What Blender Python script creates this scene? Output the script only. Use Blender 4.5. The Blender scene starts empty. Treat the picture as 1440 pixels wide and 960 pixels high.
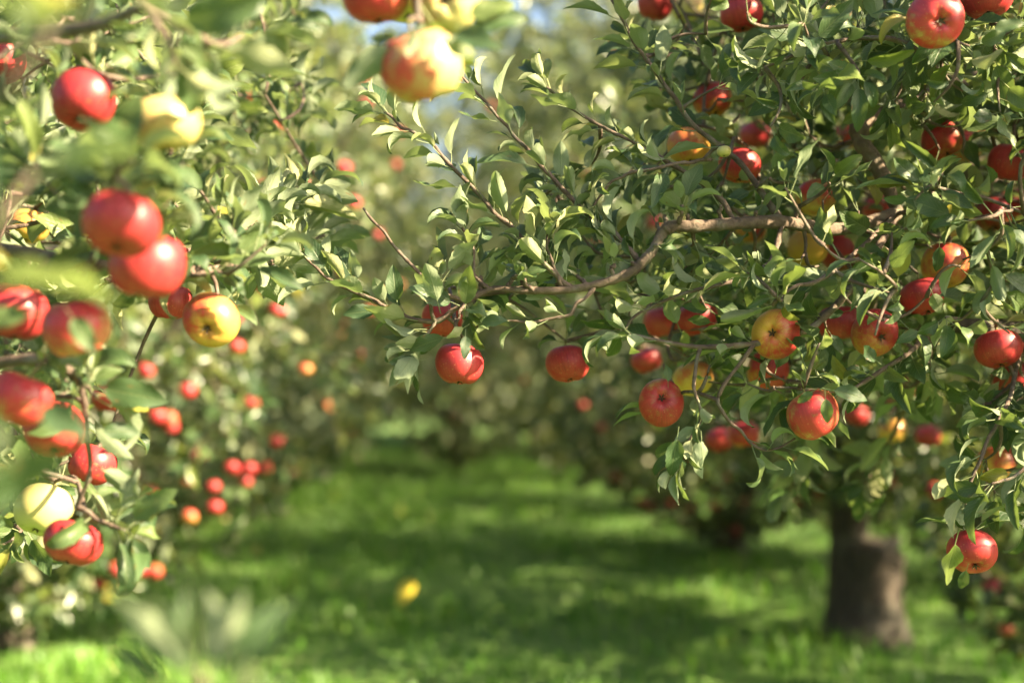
import bpy, math, random
import numpy as np
from mathutils import Matrix, Vector

RNG = np.random.default_rng(11)
random.seed(11)
scene = bpy.context.scene
col = scene.collection

# ------------------------------------------------------------------ camera
CAM_Z, FPX, CX, CY = 1.2, 2000.0, 720.0, 480.0
PITCH = math.atan(40 / FPX)
cd = bpy.data.cameras.new('camera')
cd.lens, cd.sensor_width = 50, 36
cd.clip_start, cd.clip_end = 0.05, 2000
cd.dof.use_dof = True
cd.dof.focus_distance = 2.12
cd.dof.aperture_fstop = 1.8
cam = bpy.data.objects.new('camera', cd)
cam.location = (0, 0, CAM_Z)
cam.rotation_euler = (math.pi / 2 + PITCH, 0, 0)
col.objects.link(cam)
scene.camera = cam
FWD = np.array([0, math.cos(PITCH), math.sin(PITCH)])
UPV = np.array([0, -math.sin(PITCH), math.cos(PITCH)])
RGT = np.array([1.0, 0, 0])
CAMP = np.array([0, 0, CAM_Z])


def P(px, py, d):
    """photo pixel + distance along the view axis -> world point"""
    return CAMP + FWD * d + RGT * ((px - CX) / FPX * d) + UPV * (-(py - CY) / FPX * d)


def proj(p):
    v = np.asarray(p) - CAMP
    d = v @ FWD
    dd = np.where(np.abs(d) < 1e-4, 1e-4, d)
    return CX + (v @ RGT) / dd * FPX, CY - (v @ UPV) / dd * FPX, d


# ------------------------------------------------------------------ sky, sun, exposure
SUN_EL, SUN_AZ = math.radians(33), math.radians(-20)      # azimuth from +X, negative = towards the camera's side
SDIR = Vector((math.cos(SUN_EL) * math.cos(SUN_AZ), math.cos(SUN_EL) * math.sin(SUN_AZ), math.sin(SUN_EL)))
world = bpy.data.worlds.new('World')
scene.world = world
world.use_nodes = True
wn = world.node_tree
bg = wn.nodes['Background']
sky = wn.nodes.new('ShaderNodeTexSky')
sky.sky_type = 'NISHITA'
sky.sun_disc = False
sky.sun_elevation = SUN_EL
sky.sun_rotation = math.pi / 2 - SUN_AZ
sky.dust_density = 5.0
sky.air_density = 1.0
wn.links.new(sky.outputs[0], bg.inputs[0])
bg.inputs[1].default_value = 0.05
sl = bpy.data.lights.new('sun', 'SUN')
sl.energy = 5.0
sl.angle = math.radians(0.5)
sl.color = (1.0, 0.81, 0.52)
so = bpy.data.objects.new('sun', sl)
so.rotation_euler = (-SDIR).to_track_quat('-Z', 'Y').to_euler()
so.location = (6, -2, 6)
col.objects.link(so)
scene.view_settings.view_transform = 'Standard'
scene.view_settings.look = 'None'
scene.view_settings.gamma = 1
scene.view_settings.exposure = 2.92
scene.cycles.max_bounces = 6
scene.cycles.diffuse_bounces = 3
scene.cycles.glossy_bounces = 2
scene.cycles.transmission_bounces = 6


# ------------------------------------------------------------------ small helpers
def unit(v):
    v = np.asarray(v, float)
    return v / np.maximum(np.linalg.norm(v, axis=-1, keepdims=True), 1e-9)


def mesh_from(name, verts, faces, mat=None, uv=None, tint=None, smooth=True):
    """verts (n,3), faces list of index arrays all of one width or a list of lists"""
    me = bpy.data.meshes.new(name)
    verts = np.asarray(verts, np.float32)
    if isinstance(faces, np.ndarray):
        nf, w = faces.shape
        me.vertices.add(len(verts))
        me.vertices.foreach_set('co', verts.ravel())
        me.loops.add(nf * w)
        me.loops.foreach_set('vertex_index', faces.astype(np.int32).ravel())
        me.polygons.add(nf)
        me.polygons.foreach_set('loop_start', np.arange(0, nf * w, w, dtype=np.int32))
        me.update(calc_edges=True)
        if uv is not None:
            l = me.uv_layers.new(name='UVMap')
            l.data.foreach_set('uv', np.asarray(uv, np.float32)[faces.ravel()].ravel())
    else:
        me.from_pydata([tuple(map(float, v)) for v in verts], [], [list(map(int, f)) for f in faces])
        if uv is not None:
            l = me.uv_layers.new(name='UVMap')
            li = np.empty(len(me.loops), np.int32)
            me.loops.foreach_get('vertex_index', li)
            l.data.foreach_set('uv', np.asarray(uv, np.float32)[li].ravel())
    if tint is not None:
        a = me.attributes.new('tint', 'FLOAT', 'POINT')
        a.data.foreach_set('value', np.asarray(tint, np.float32))
    if smooth:
        me.polygons.foreach_set('use_smooth', np.ones(len(me.polygons), bool))
    me.validate()
    if mat is not None:
        me.materials.append(mat)
    return me


def obj(name, me, parent=None, label=None, cat=None, group=None, kind=None, loc=None):
    o = bpy.data.objects.new(name, me)
    col.objects.link(o)
    if parent is not None:
        o.parent = parent
    if loc is not None:
        o.location = tuple(loc)
    for k, v in (('label', label), ('category', cat), ('group', group), ('kind', kind)):
        if v:
            o[k] = v
    return o


def smooth_line(pts, n=6):
    """Catmull-Rom through pts"""
    pts = np.asarray(pts, float)
    if len(pts) < 3:
        t = np.linspace(0, 1, n + 1)[:, None]
        return pts[0] * (1 - t) + pts[-1] * t
    ext = np.vstack([2 * pts[0] - pts[1], pts, 2 * pts[-1] - pts[-2]])
    out = []
    for i in range(1, len(ext) - 2):
        p0, p1, p2, p3 = ext[i - 1:i + 3]
        for t in np.linspace(0, 1, n, endpoint=False):
            out.append(0.5 * (2 * p1 + (p2 - p0) * t + (2 * p0 - 5 * p1 + 4 * p2 - p3) * t * t + (3 * p1 - p0 - 3 * p2 + p3) * t ** 3))
    out.append(pts[-1])
    return np.array(out)


def tube(pts, rad, sides=6, rough=0.0, cap=True):
    pts = np.asarray(pts, float)
    n = len(pts)
    rad = np.broadcast_to(np.asarray(rad, float), (n,))
    tan = unit(np.gradient(pts, axis=0))
    ref = np.array([0.31, 0.17, 0.93]) if abs(tan[0][2]) < 0.9 else np.array([1.0, 0.1, 0])
    u = unit(np.cross(tan, ref))
    w = np.cross(tan, u)
    a = np.linspace(0, 2 * math.pi, sides, endpoint=False)
    rr = rad[:, None] * (1 + rough * (0.75 * RNG.normal(size=(1, sides)) + 0.45 * RNG.normal(size=(n, sides))))
    v = pts[:, None] + rr[..., None] * (np.cos(a)[None, :, None] * u[:, None] + np.sin(a)[None, :, None] * w[:, None])
    i = np.arange(n - 1)[:, None] * sides
    j = np.arange(sides)[None]
    k = (j + 1) % sides
    q = np.stack([i + j, i + k, i + sides + k, i + sides + j], -1).reshape(-1, 4)
    verts = v.reshape(-1, 3)
    if cap:
        verts = np.vstack([verts, pts[-1] + tan[-1] * rad[-1] * 0.5, pts[0]])
        e = (n - 1) * sides
        j = np.arange(sides)
        k = (j + 1) % sides
        q = np.vstack([q, np.stack([e + j, e + k, np.full(sides, n * sides), np.full(sides, n * sides)], -1)])
        t1 = np.stack([k, j, np.full(sides, n * sides + 1), np.full(sides, n * sides + 1)], -1)
        q = np.vstack([q, t1])
    # quads with a doubled index become triangles
    tri = np.vstack([q[:, :3], q[:, [0, 2, 3]]])
    ok = (tri[:, 0] != tri[:, 1]) & (tri[:, 1] != tri[:, 2]) & (tri[:, 0] != tri[:, 2])
    return verts, tri[ok]


def join(parts):
    vs, fs, o = [], [], 0
    for v, f in parts:
        vs.append(v)
        fs.append(f + o)
        o += len(v)
    return np.vstack(vs), np.vstack(fs)


# ------------------------------------------------------------------ materials
def mat_new(name):
    m = bpy.data.materials.new(name)
    m.use_nodes = True
    nt = m.node_tree
    nt.nodes.clear()
    out = nt.nodes.new('ShaderNodeOutputMaterial')
    return m, nt, out


def N(nt, t, **kw):
    n = nt.nodes.new(t)
    for k, v in kw.items():
        setattr(n, k, v)
    return n


def L(nt, a, b):
    nt.links.new(a, b)


def math_node(nt, op, a, b=None, c=None, clamp=False):
    n = N(nt, 'ShaderNodeMath', operation=op, use_clamp=clamp)
    for i, x in enumerate((a, b, c)):
        if x is None:
            continue
        if isinstance(x, (int, float)):
            n.inputs[i].default_value = x
        else:
            L(nt, x, n.inputs[i])
    return n.outputs[0]


def mixc(nt, fac, a, b, blend='MIX'):
    n = N(nt, 'ShaderNodeMix', data_type='RGBA', blend_type=blend)
    for s, x in ((n.inputs[0], fac), (n.inputs[6], a), (n.inputs[7], b)):
        if isinstance(x, (int, float)):
            s.default_value = x
        elif isinstance(x, tuple):
            s.default_value = (*x, 1)
        else:
            L(nt, x, s)
    return n.outputs[2]


def ramp(nt, fac, stops):
    r = N(nt, 'ShaderNodeValToRGB')
    el = r.color_ramp.elements
    while len(el) < len(stops):
        el.new(0.5)
    for e, (p, c) in zip(el, stops):
        e.position = p
        e.color = (*c, 1)
    L(nt, fac, r.inputs[0])
    return r.outputs[0]


def leaf_material(name, veins=True, rough=0.48, spec=0.38, glow=(0.23, 0.32, 0.060), fixed=None):
    m, nt, out = mat_new(name)
    tint = N(nt, 'ShaderNodeAttribute', attribute_name='tint').outputs['Fac']
    rnd = N(nt, 'ShaderNodeObjectInfo').outputs['Random']
    t = math_node(nt, 'FRACT', math_node(nt, 'ADD', tint, rnd))
    if fixed is not None:
        t = math_node(nt, 'MULTIPLY_ADD', t, 0.3, fixed)
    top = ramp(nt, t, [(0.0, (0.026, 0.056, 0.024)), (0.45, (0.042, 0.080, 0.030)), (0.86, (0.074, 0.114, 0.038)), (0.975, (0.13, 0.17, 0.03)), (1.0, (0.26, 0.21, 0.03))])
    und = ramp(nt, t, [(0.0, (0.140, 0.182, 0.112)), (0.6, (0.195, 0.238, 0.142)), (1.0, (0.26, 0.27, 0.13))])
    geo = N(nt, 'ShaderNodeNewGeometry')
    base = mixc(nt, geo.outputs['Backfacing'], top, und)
    bs = N(nt, 'ShaderNodeBsdfPrincipled')
    if veins:
        uv = N(nt, 'ShaderNodeUVMap')
        sx = N(nt, 'ShaderNodeSeparateXYZ')
        L(nt, uv.outputs[0], sx.inputs[0])
        au = math_node(nt, 'ABSOLUTE', sx.outputs[0])
        ph = math_node(nt, 'SUBTRACT', math_node(nt, 'MULTIPLY', sx.outputs[1], 9.0), math_node(nt, 'MULTIPLY', au, 2.6))
        saw = math_node(nt, 'ABSOLUTE', math_node(nt, 'SUBTRACT', math_node(nt, 'FRACT', ph), 0.5))
        side = math_node(nt, 'SMOOTH_MAX', math_node(nt, 'SUBTRACT', 1.0, math_node(nt, 'MULTIPLY', saw, 9.0)), 0.0, 0.2)
        mid = math_node(nt, 'SUBTRACT', 1.0, math_node(nt, 'MULTIPLY', au, 14.0), clamp=True)
        v = math_node(nt, 'MAXIMUM', math_node(nt, 'MULTIPLY', side, 0.45), mid, clamp=True)
        base = mixc(nt, math_node(nt, 'MULTIPLY', v, 0.35), base, (0.26, 0.30, 0.13))
        noi = N(nt, 'ShaderNodeTexNoise')
        noi.inputs['Scale'].default_value = 7
        L(nt, uv.outputs[0], noi.inputs['Vector'])
        base = mixc(nt, 0.35, base, mixc(nt, noi.outputs['Fac'], (0.55, 0.55, 0.55), (1.4, 1.4, 1.4)), 'MULTIPLY')
        # brown spots and scorched margins, different on every leaf
        ov = N(nt, 'ShaderNodeVectorMath', operation='ADD')
        cb = N(nt, 'ShaderNodeCombineXYZ')
        L(nt, math_node(nt, 'MULTIPLY', t, 91.0), cb.inputs[2])
        L(nt, uv.outputs[0], ov.inputs[0])
        L(nt, cb.outputs[0], ov.inputs[1])
        sn = N(nt, 'ShaderNodeTexNoise')
        sn.inputs['Scale'].default_value = 3.2
        sn.inputs['Detail'].default_value = 3
        L(nt, ov.outputs[0], sn.inputs['Vector'])
        edge = math_node(nt, 'MULTIPLY', math_node(nt, 'POWER', au, 3.0), 0.10)
        sr = N(nt, 'ShaderNodeMapRange', interpolation_type='SMOOTHSTEP')
        L(nt, math_node(nt, 'ADD', sn.outputs['Fac'], edge), sr.inputs[0])
        sr.inputs[1].default_value, sr.inputs[2].default_value = 0.70, 0.76
        base = mixc(nt, math_node(nt, 'MULTIPLY', sr.outputs[0], 0.85), base, (0.16, 0.085, 0.03))
        bump = N(nt, 'ShaderNodeBump')
        bump.inputs['Strength'].default_value = 0.45
        bump.inputs['Distance'].default_value = 0.002
        L(nt, math_node(nt, 'ADD', math_node(nt, 'MULTIPLY', v, -1.0), math_node(nt, 'MULTIPLY', noi.outputs['Fac'], 0.6)), bump.inputs['Height'])
        L(nt, bump.outputs[0], bs.inputs['Normal'])
    L(nt, base, bs.inputs['Base Color'])
    rg = N(nt, 'ShaderNodeMapRange')
    L(nt, geo.outputs['Backfacing'], rg.inputs[0])
    rg.inputs[3].default_value, rg.inputs[4].default_value = rough, 0.8
    L(nt, rg.outputs[0], bs.inputs['Roughness'])
    bs.inputs['Specular IOR Level'].default_value = spec
    tr = N(nt, 'ShaderNodeBsdfTranslucent')
    L(nt, mixc(nt, 0.6, base, glow), tr.inputs[0])
    mx = N(nt, 'ShaderNodeMixShader')
    mx.inputs[0].default_value = 0.27
    L(nt, bs.outputs[0], mx.inputs[1])
    L(nt, tr.outputs[0], mx.inputs[2])
    L(nt, mx.outputs[0], out.inputs[0])
    return m


def bark_material(name, c0, c1, scale, stretch=4.0):
    m, nt, out = mat_new(name)
    tc = N(nt, 'ShaderNodeTexCoord')
    mp = N(nt, 'ShaderNodeMapping')
    mp.inputs['Scale'].default_value = (stretch, stretch, 1)
    L(nt, tc.outputs['Object'], mp.inputs[0])
    n1 = N(nt, 'ShaderNodeTexNoise')
    n1.inputs['Scale'].default_value = scale
    n1.inputs['Detail'].default_value = 8
    n1.inputs['Roughness'].default_value = 0.65
    L(nt, mp.outputs[0], n1.inputs['Vector'])
    n2 = N(nt, 'ShaderNodeTexNoise')
    n2.inputs['Scale'].default_value = scale * 0.6
    L(nt, tc.outputs['Object'], n2.inputs['Vector'])
    c = ramp(nt, n1.outputs['Fac'], [(0.3, c0), (0.7, c1)])
    n2.inputs['Detail'].default_value = 6
    lich = N(nt, 'ShaderNodeMapRange')
    L(nt, n2.outputs['Fac'], lich.inputs[0])
    lich.inputs[1].default_value, lich.inputs[2].default_value = 0.52, 0.68
    lich.inputs[4].default_value = 0.55
    c = mixc(nt, lich.outputs[0], c, tuple(min(1, 1.5 * x + 0.02) for x in (c1[1], c1[1], c1[2])))
    bs = N(nt, 'ShaderNodeBsdfPrincipled')
    bs.inputs['Roughness'].default_value = 0.85
    L(nt, c, bs.inputs['Base Color'])
    b = N(nt, 'ShaderNodeBump')
    b.inputs['Strength'].default_value = 0.7
    b.inputs['Distance'].default_value = 0.01
    L(nt, n1.outputs['Fac'], b.inputs['Height'])
    L(nt, b.outputs[0], bs.inputs['Normal'])
    L(nt, bs.outputs[0], out.inputs[0])
    return m


def apple_material():
    """object colour red channel = how much red blush, green = streakiness, blue = how pale green the ground colour is, some of it painted sun glare"""
    m, nt, out = mat_new('apple_skin')
    tc = N(nt, 'ShaderNodeTexCoord')
    info = N(nt, 'ShaderNodeObjectInfo')
    oc = N(nt, 'ShaderNodeSeparateColor')
    L(nt, info.outputs['Color'], oc.inputs[0])
    uv = N(nt, 'ShaderNodeUVMap')
    off = N(nt, 'ShaderNodeVectorMath', operation='ADD')
    cmb = N(nt, 'ShaderNodeCombineXYZ')
    for i in range(3):
        L(nt, math_node(nt, 'MULTIPLY', info.outputs['Random'], 37.0 + 11 * i), cmb.inputs[i])
    L(nt, tc.outputs['Object'], off.inputs[0])
    L(nt, cmb.outputs[0], off.inputs[1])
    # big patches
    nb = N(nt, 'ShaderNodeTexNoise')
    nb.inputs['Scale'].default_value = 34
    nb.inputs['Detail'].default_value = 6
    nb.inputs['Roughness'].default_value = 0.7
    L(nt, off.outputs[0], nb.inputs['Vector'])
    # streaks running from stalk to calyx (uv.x = around, uv.y = down)
    mp = N(nt, 'ShaderNodeMapping')
    mp.inputs['Scale'].default_value = (75, 3.0, 1)
    L(nt, uv.outputs[0], mp.inputs[0])
    va = N(nt, 'ShaderNodeVectorMath', operation='ADD')
    L(nt, mp.outputs[0], va.inputs[0])
    L(nt, cmb.outputs[0], va.inputs[1])
    ns = N(nt, 'ShaderNodeTexNoise')
    ns.inputs['Scale'].default_value = 1.0
    ns.inputs['Detail'].default_value = 4
    ns.inputs['Roughness'].default_value = 0.6
    L(nt, va.outputs[0], ns.inputs['Vector'])
    sp = N(nt, 'ShaderNodeSeparateXYZ')
    L(nt, tc.outputs['Object'], sp.inputs[0])
    # blush side is local -Y; the ground colour stays around the calyx
    sidef = math_node(nt, 'MULTIPLY', sp.outputs[1], -14.0)
    low = math_node(nt, 'MULTIPLY', sp.outputs[2], 7.0)
    f = math_node(nt, 'ADD', sidef, low)
    f = math_node(nt, 'ADD', f, math_node(nt, 'MULTIPLY', math_node(nt, 'SUBTRACT', nb.outputs['Fac'], 0.5), 3.6))
    st = math_node(nt, 'MULTIPLY', math_node(nt, 'SUBTRACT', ns.outputs['Fac'], 0.5), math_node(nt, 'MULTIPLY', oc.outputs[1], 1.7))
    f = math_node(nt, 'ADD', f, st)
    f = math_node(nt, 'ADD', f, math_node(nt, 'MULTIPLY_ADD', oc.outputs[0], 2.6, -0.9))
    fr = N(nt, 'ShaderNodeMapRange', interpolation_type='SMOOTHSTEP')
    L(nt, f, fr.inputs[0])
    fr.inputs[1].default_value, fr.inputs[2].default_value = -0.45, 1.05
    ground = mixc(nt, oc.outputs[2], (0.50, 0.26, 0.038), (0.42, 0.39, 0.150))  # pale end also lightens skin meant to look blown out by sun
    sc_ = N(nt, 'ShaderNodeMapRange')
    L(nt, math_node(nt, 'MULTIPLY_ADD', nb.outputs['Fac'], 0.5, math_node(nt, 'MULTIPLY', ns.outputs['Fac'], 0.5)), sc_.inputs[0])
    sc_.inputs[1].default_value, sc_.inputs[2].default_value = 0.36, 0.64
    red = mixc(nt, sc_.outputs[0], (0.20, 0.013, 0.018), (0.48, 0.042, 0.042))
    deep = math_node(nt, 'MULTIPLY', math_node(nt, 'SUBTRACT', f, 0.9), 0.35, clamp=True)
    red = mixc(nt, deep, red, (0.20, 0.014, 0.024))
    c = mixc(nt, fr.outputs[0], ground, red)
    # russet spreading from the stalk hollow, small scabs
    su = N(nt, 'ShaderNodeSeparateXYZ')
    L(nt, uv.outputs[0], su.inputs[0])
    rs = N(nt, 'ShaderNodeMapRange', interpolation_type='SMOOTHSTEP')
    L(nt, math_node(nt, 'ADD', su.outputs[1], math_node(nt, 'MULTIPLY', ns.outputs['Fac'], 0.12)), rs.inputs[0])
    rs.inputs[1].default_value, rs.inputs[2].default_value, rs.inputs[3].default_value, rs.inputs[4].default_value = 0.12, 0.27, 0.8, 0.0
    c = mixc(nt, rs.outputs[0], c, (0.26, 0.19, 0.06))
    sb_ = N(nt, 'ShaderNodeTexNoise')
    sb_.inputs['Scale'].default_value = 85
    sb_.inputs['Detail'].default_value = 4
    L(nt, off.outputs[0], sb_.inputs['Vector'])
    sbr = N(nt, 'ShaderNodeMapRange')
    L(nt, sb_.outputs['Fac'], sbr.inputs[0])
    sbr.inputs[1].default_value, sbr.inputs[2].default_value, sbr.inputs[4].default_value = 0.70, 0.74, 0.6
    c = mixc(nt, sbr.outputs[0], c, (0.14, 0.08, 0.03))
    # lenticels
    vo = N(nt, 'ShaderNodeTexVoronoi')
    vo.inputs['Scale'].default_value = 190
    L(nt, off.outputs[0], vo.inputs['Vector'])
    dot = math_node(nt, 'LESS_THAN', vo.outputs['Distance'], 0.14)
    c = mixc(nt, math_node(nt, 'MULTIPLY', dot, 0.30), c, (0.62, 0.42, 0.18))
    bs = N(nt, 'ShaderNodeBsdfPrincipled')
    L(nt, c, bs.inputs['Base Color'])
    nr = N(nt, 'ShaderNodeTexNoise')
    nr.inputs['Scale'].default_value = 60
    L(nt, off.outputs[0], nr.inputs['Vector'])
    mr = N(nt, 'ShaderNodeMapRange')
    L(nt, nr.outputs['Fac'], mr.inputs[0])
    mr.inputs[3].default_value, mr.inputs[4].default_value = 0.30, 0.52
    L(nt, mr.outputs[0], bs.inputs['Roughness'])
    bs.inputs['Specular IOR Level'].default_value = 0.42
    L(nt, bs.outputs[0], out.inputs[0])
    return m


def simple(name, c, rough=0.8):
    m, nt, out = mat_new(name)
    bs = N(nt, 'ShaderNodeBsdfPrincipled')
    tc = N(nt, 'ShaderNodeTexCoord')
    n = N(nt, 'ShaderNodeTexNoise')
    n.inputs['Scale'].default_value = 90
    L(nt, tc.outputs['Object'], n.inputs['Vector'])
    L(nt, mixc(nt, n.outputs['Fac'], tuple(x * 0.6 for x in c), tuple(x * 1.4 for x in c)), bs.inputs['Base Color'])
    bs.inputs['Roughness'].default_value = rough
    L(nt, bs.outputs[0], out.inputs[0])
    return m


def grass_material():
    m, nt, out = mat_new('grass_blade')
    t = N(nt, 'ShaderNodeAttribute', attribute_name='tint').outputs['Fac']
    c = ramp(nt, t, [(0.0, (0.055, 0.145, 0.018)), (0.5, (0.095, 0.225, 0.024)), (0.88, (0.155, 0.280, 0.034)), (1.0, (0.26, 0.26, 0.05))])
    bs = N(nt, 'ShaderNodeBsdfPrincipled')
    bs.inputs['Roughness'].default_value = 0.5
    L(nt, c, bs.inputs['Base Color'])
    tr = N(nt, 'ShaderNodeBsdfTranslucent')
    L(nt, mixc(nt, 0.5, c, (0.20, 0.50, 0.04)), tr.inputs[0])
    mx = N(nt, 'ShaderNodeMixShader')
    mx.inputs[0].default_value = 0.35
    L(nt, bs.outputs[0], mx.inputs[1])
    L(nt, tr.outputs[0], mx.inputs[2])
    L(nt, mx.outputs[0], out.inputs[0])
    return m


def ground_material():
    m, nt, out = mat_new('orchard_ground')
    tc = N(nt, 'ShaderNodeTexCoord')
    n1 = N(nt, 'ShaderNodeTexNoise')
    n1.inputs['Scale'].default_value = 1.7
    n1.inputs['Detail'].default_value = 9
    L(nt, tc.outputs['Object'], n1.inputs['Vector'])
    c = ramp(nt, n1.outputs['Fac'], [(0.3, (0.045, 0.100, 0.014)), (0.55, (0.075, 0.150, 0.020)), (0.75, (0.095, 0.135, 0.035))])
    bs = N(nt, 'ShaderNodeBsdfPrincipled')
    bs.inputs['Roughness'].default_value = 0.95
    L(nt, c, bs.inputs['Base Color'])
    b = N(nt, 'ShaderNodeBump')
    b.inputs['Strength'].default_value = 0.6
    L(nt, n1.outputs['Fac'], b.inputs['Height'])
    L(nt, b.outputs[0], bs.inputs['Normal'])
    L(nt, bs.outputs[0], out.inputs[0])
    return m


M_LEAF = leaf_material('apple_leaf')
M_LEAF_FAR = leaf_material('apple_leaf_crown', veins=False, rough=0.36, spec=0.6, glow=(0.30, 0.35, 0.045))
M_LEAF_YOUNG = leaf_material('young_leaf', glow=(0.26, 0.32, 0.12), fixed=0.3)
M_TRUNK = bark_material('trunk_bark', (0.010, 0.008, 0.006), (0.090, 0.068, 0.048), 9)
M_TWIG = bark_material('twig_bark', (0.055, 0.036, 0.028), (0.150, 0.105, 0.078), 60, 1.0)
M_BRANCH = bark_material('branch_bark', (0.050, 0.033, 0.024), (0.140, 0.100, 0.068), 60, 1.0)
M_APPLE = apple_material()
M_STALK = simple('stalk', (0.16, 0.14, 0.05))
M_CALYX = simple('calyx', (0.060, 0.042, 0.022))
M_CUT = simple('sawn_wood', (0.085, 0.075, 0.062))
M_GRASS = grass_material()
M_YELLOW = simple('yellow_leaf', (0.66, 0.54, 0.06), 0.6)


# ------------------------------------------------------------------ leaf meshes (local: stalk at origin, blade along +Y, upper side +Z)
def leaf_geo(length=0.062, width=0.036, fold=0.5, curl=0.6, wave=0.1, twist=0.0, petiole=0.022, nv=7, nu=2, seed=0):
    r = np.random.default_rng(seed)
    vs, uv, fs = [], [], []
    prof = lambda t: (math.sin(math.pi * min(1, t ** 0.82)) ** 0.75) * (1 - 0.18 * t)
    us = np.linspace(-1, 1, 2 * nu + 1)
    ph = r.uniform(0, 6)
    for i in range(nv + 1):
        t = i / nv
        hw = width / 2 * prof(t) * (1 + (0.035 if nv > 8 else 0) * (1 if i % 2 else -1) + r.normal() * 0.02) if 0 < t < 1 else width * 0.012
        ang = -curl * t * t * 1.1                      # droops towards the tip
        # integrate the midrib
        tt = np.linspace(0, t, 12)
        y = petiole + np.trapz(np.cos(-curl * tt * tt * 1.1), tt) * length if t > 0 else petiole
        z = np.trapz(np.sin(-curl * tt * tt * 1.1), tt) * length if t > 0 else 0.0
        tw = twist * t
        for u in us:
            a = fold * (1 - 0.25 * t)
            x = u * hw * math.cos(a)
            h = abs(u) * hw * math.sin(a) + wave * hw * math.sin(ph + t * 9 + (2 if u > 0 else 0)) * abs(u) ** 2
            x2, h2 = x * math.cos(tw) - h * math.sin(tw), x * math.sin(tw) + h * math.cos(tw)
            # the cross-section stays square to the midrib
            vs.append((x2, y - h2 * math.sin(ang), z + h2 * math.cos(ang)))
            uv.append((u, t))
    w = len(us)
    for i in range(nv):
        for j in range(w - 1):
            a = i * w + j
            fs.append((a, a + 1, a + w + 1))
            fs.append((a, a + w + 1, a + w))
    # stalk: three-sided
    b = len(vs)
    pr = 0.0009
    for i, (yy, zz) in enumerate(((0, -0.002), (petiole * 0.5, -0.0016), (petiole * 1.1, -0.0004))):
        for k in range(3):
            an = 2.094 * k
            vs.append((pr * math.cos(an), yy, zz + pr * math.sin(an)))
            uv.append((0.0, 0.0))
    for i in range(2):
        for k in range(3):
            a, c = b + i * 3 + k, b + i * 3 + (k + 1) % 3
            fs.append((a, c, c + 3))
            fs.append((a, c + 3, a + 3))
    return np.array(vs), np.array(fs, np.int32), np.array(uv)


HERO = [leaf_geo(fold=f, curl=c, wave=w, twist=t, width=wd, length=ln, seed=i, nv=13, nu=2) for i, (f, c, w, t, wd, ln) in enumerate((
    (0.35, 0.6, 0.18, 0.2, .034, .064), (0.6, 1.1, 0.14, -0.3, .031, .068), (0.9, 1.5, 0.12, 0.5, .030, .060), (0.28, 0.4, 0.26, -0.1, .035, .066),
    (1.1, 0.9, 0.10, 0.6, .032, .058), (0.55, 1.9, 0.16, -0.6, .029, .066), (0.75, 0.5, 0.22, 0.1, .030, .074), (0.45, 1.3, 0.30, 0.8, .031, .052),
    (0.8, 2.3, 0.2, 0.3, .028, .062), (0.3, -0.5, 0.3, 0.3, .032, .060)))]
HERO_ME = [mesh_from('leaf', v, f, M_LEAF, uv, np.full(len(v), 0.0)) for v, f, uv in HERO]
MIDL = [leaf_geo(fold=f, curl=c, wave=w, twist=t, width=.033, length=.064, seed=i, nv=5, nu=1) for i, (f, c, w, t) in enumerate((
    (0.35, 0.5, 0.15, 0.2), (0.6, 0.9, 0.12, -0.3), (0.85, 1.3, 0.10, 0.4), (0.25, 0.3, 0.22, -0.1), (0.9, 0.7, 0.08, 0.5), (0.5, 1.5, 0.14, -0.5)))]
FARL = []
for f, c in ((0.3, 0.5), (0.7, 0.9), (0.5, 0.2)):
    w_, l_ = 0.019, 0.066
    v = np.array([(0, 0.01, 0), (w_ * math.cos(f), 0.042, w_ * math.sin(f)), (0, 0.045, 0.0), (-w_ * math.cos(f), 0.042, w_ * math.sin(f)), (0, 0.01 + l_, -l_ * c * 0.35)])
    FARL.append((v, np.array([(0, 1, 2), (0, 2, 3), (2, 1, 4), (3, 2, 4)], np.int32), np.zeros((5, 2))))


class Leaves:
    """collects leaves: base point, direction, upper-side normal, size"""

    def __init__(self):
        self.p, self.d, self.n, self.s, self.force = [], [], [], [], []

    def add(self, p, d, n, s, force=False):
        self.force.append(force)
        self.p.append(p)
        self.d.append(d)
        self.n.append(n)
        self.s.append(s)

    def arrays(self):
        p = np.array(self.p)
        d = unit(np.array(self.d))
        n = np.array(self.n)
        n = unit(n - (n * d).sum(1, keepdims=True) * d)
        return p, d, n, np.array(self.s)


def leaf_mass(name, p, d, n, s, variants, mat, parent, kind='stuff'):
    x = np.cross(d, n)
    R = np.stack([x, d, n], 2)
    which = RNG.integers(0, len(variants), len(p))
    vs, fs, uvs, ts, o = [], [], [], [], 0
    for k, (lv, lf, luv) in enumerate(variants):
        m = which == k
        c = int(m.sum())
        if not c:
            continue
        vv = np.einsum('nij,vj->nvi', R[m], lv) * s[m][:, None, None] + p[m][:, None]
        vs.append(vv.reshape(-1, 3))
        fs.append((lf[None] + (np.arange(c) * len(lv))[:, None, None]).reshape(-1, 3) + o)
        uvs.append(np.tile(luv, (c, 1)))
        ts.append(np.repeat(RNG.random(c), len(lv)))
        o += c * len(lv)
    me = mesh_from(name, np.vstack(vs), np.vstack(fs), mat, np.vstack(uvs), np.concatenate(ts))
    return obj(name, me, parent, kind=kind)


GA = 2.39996


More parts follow.
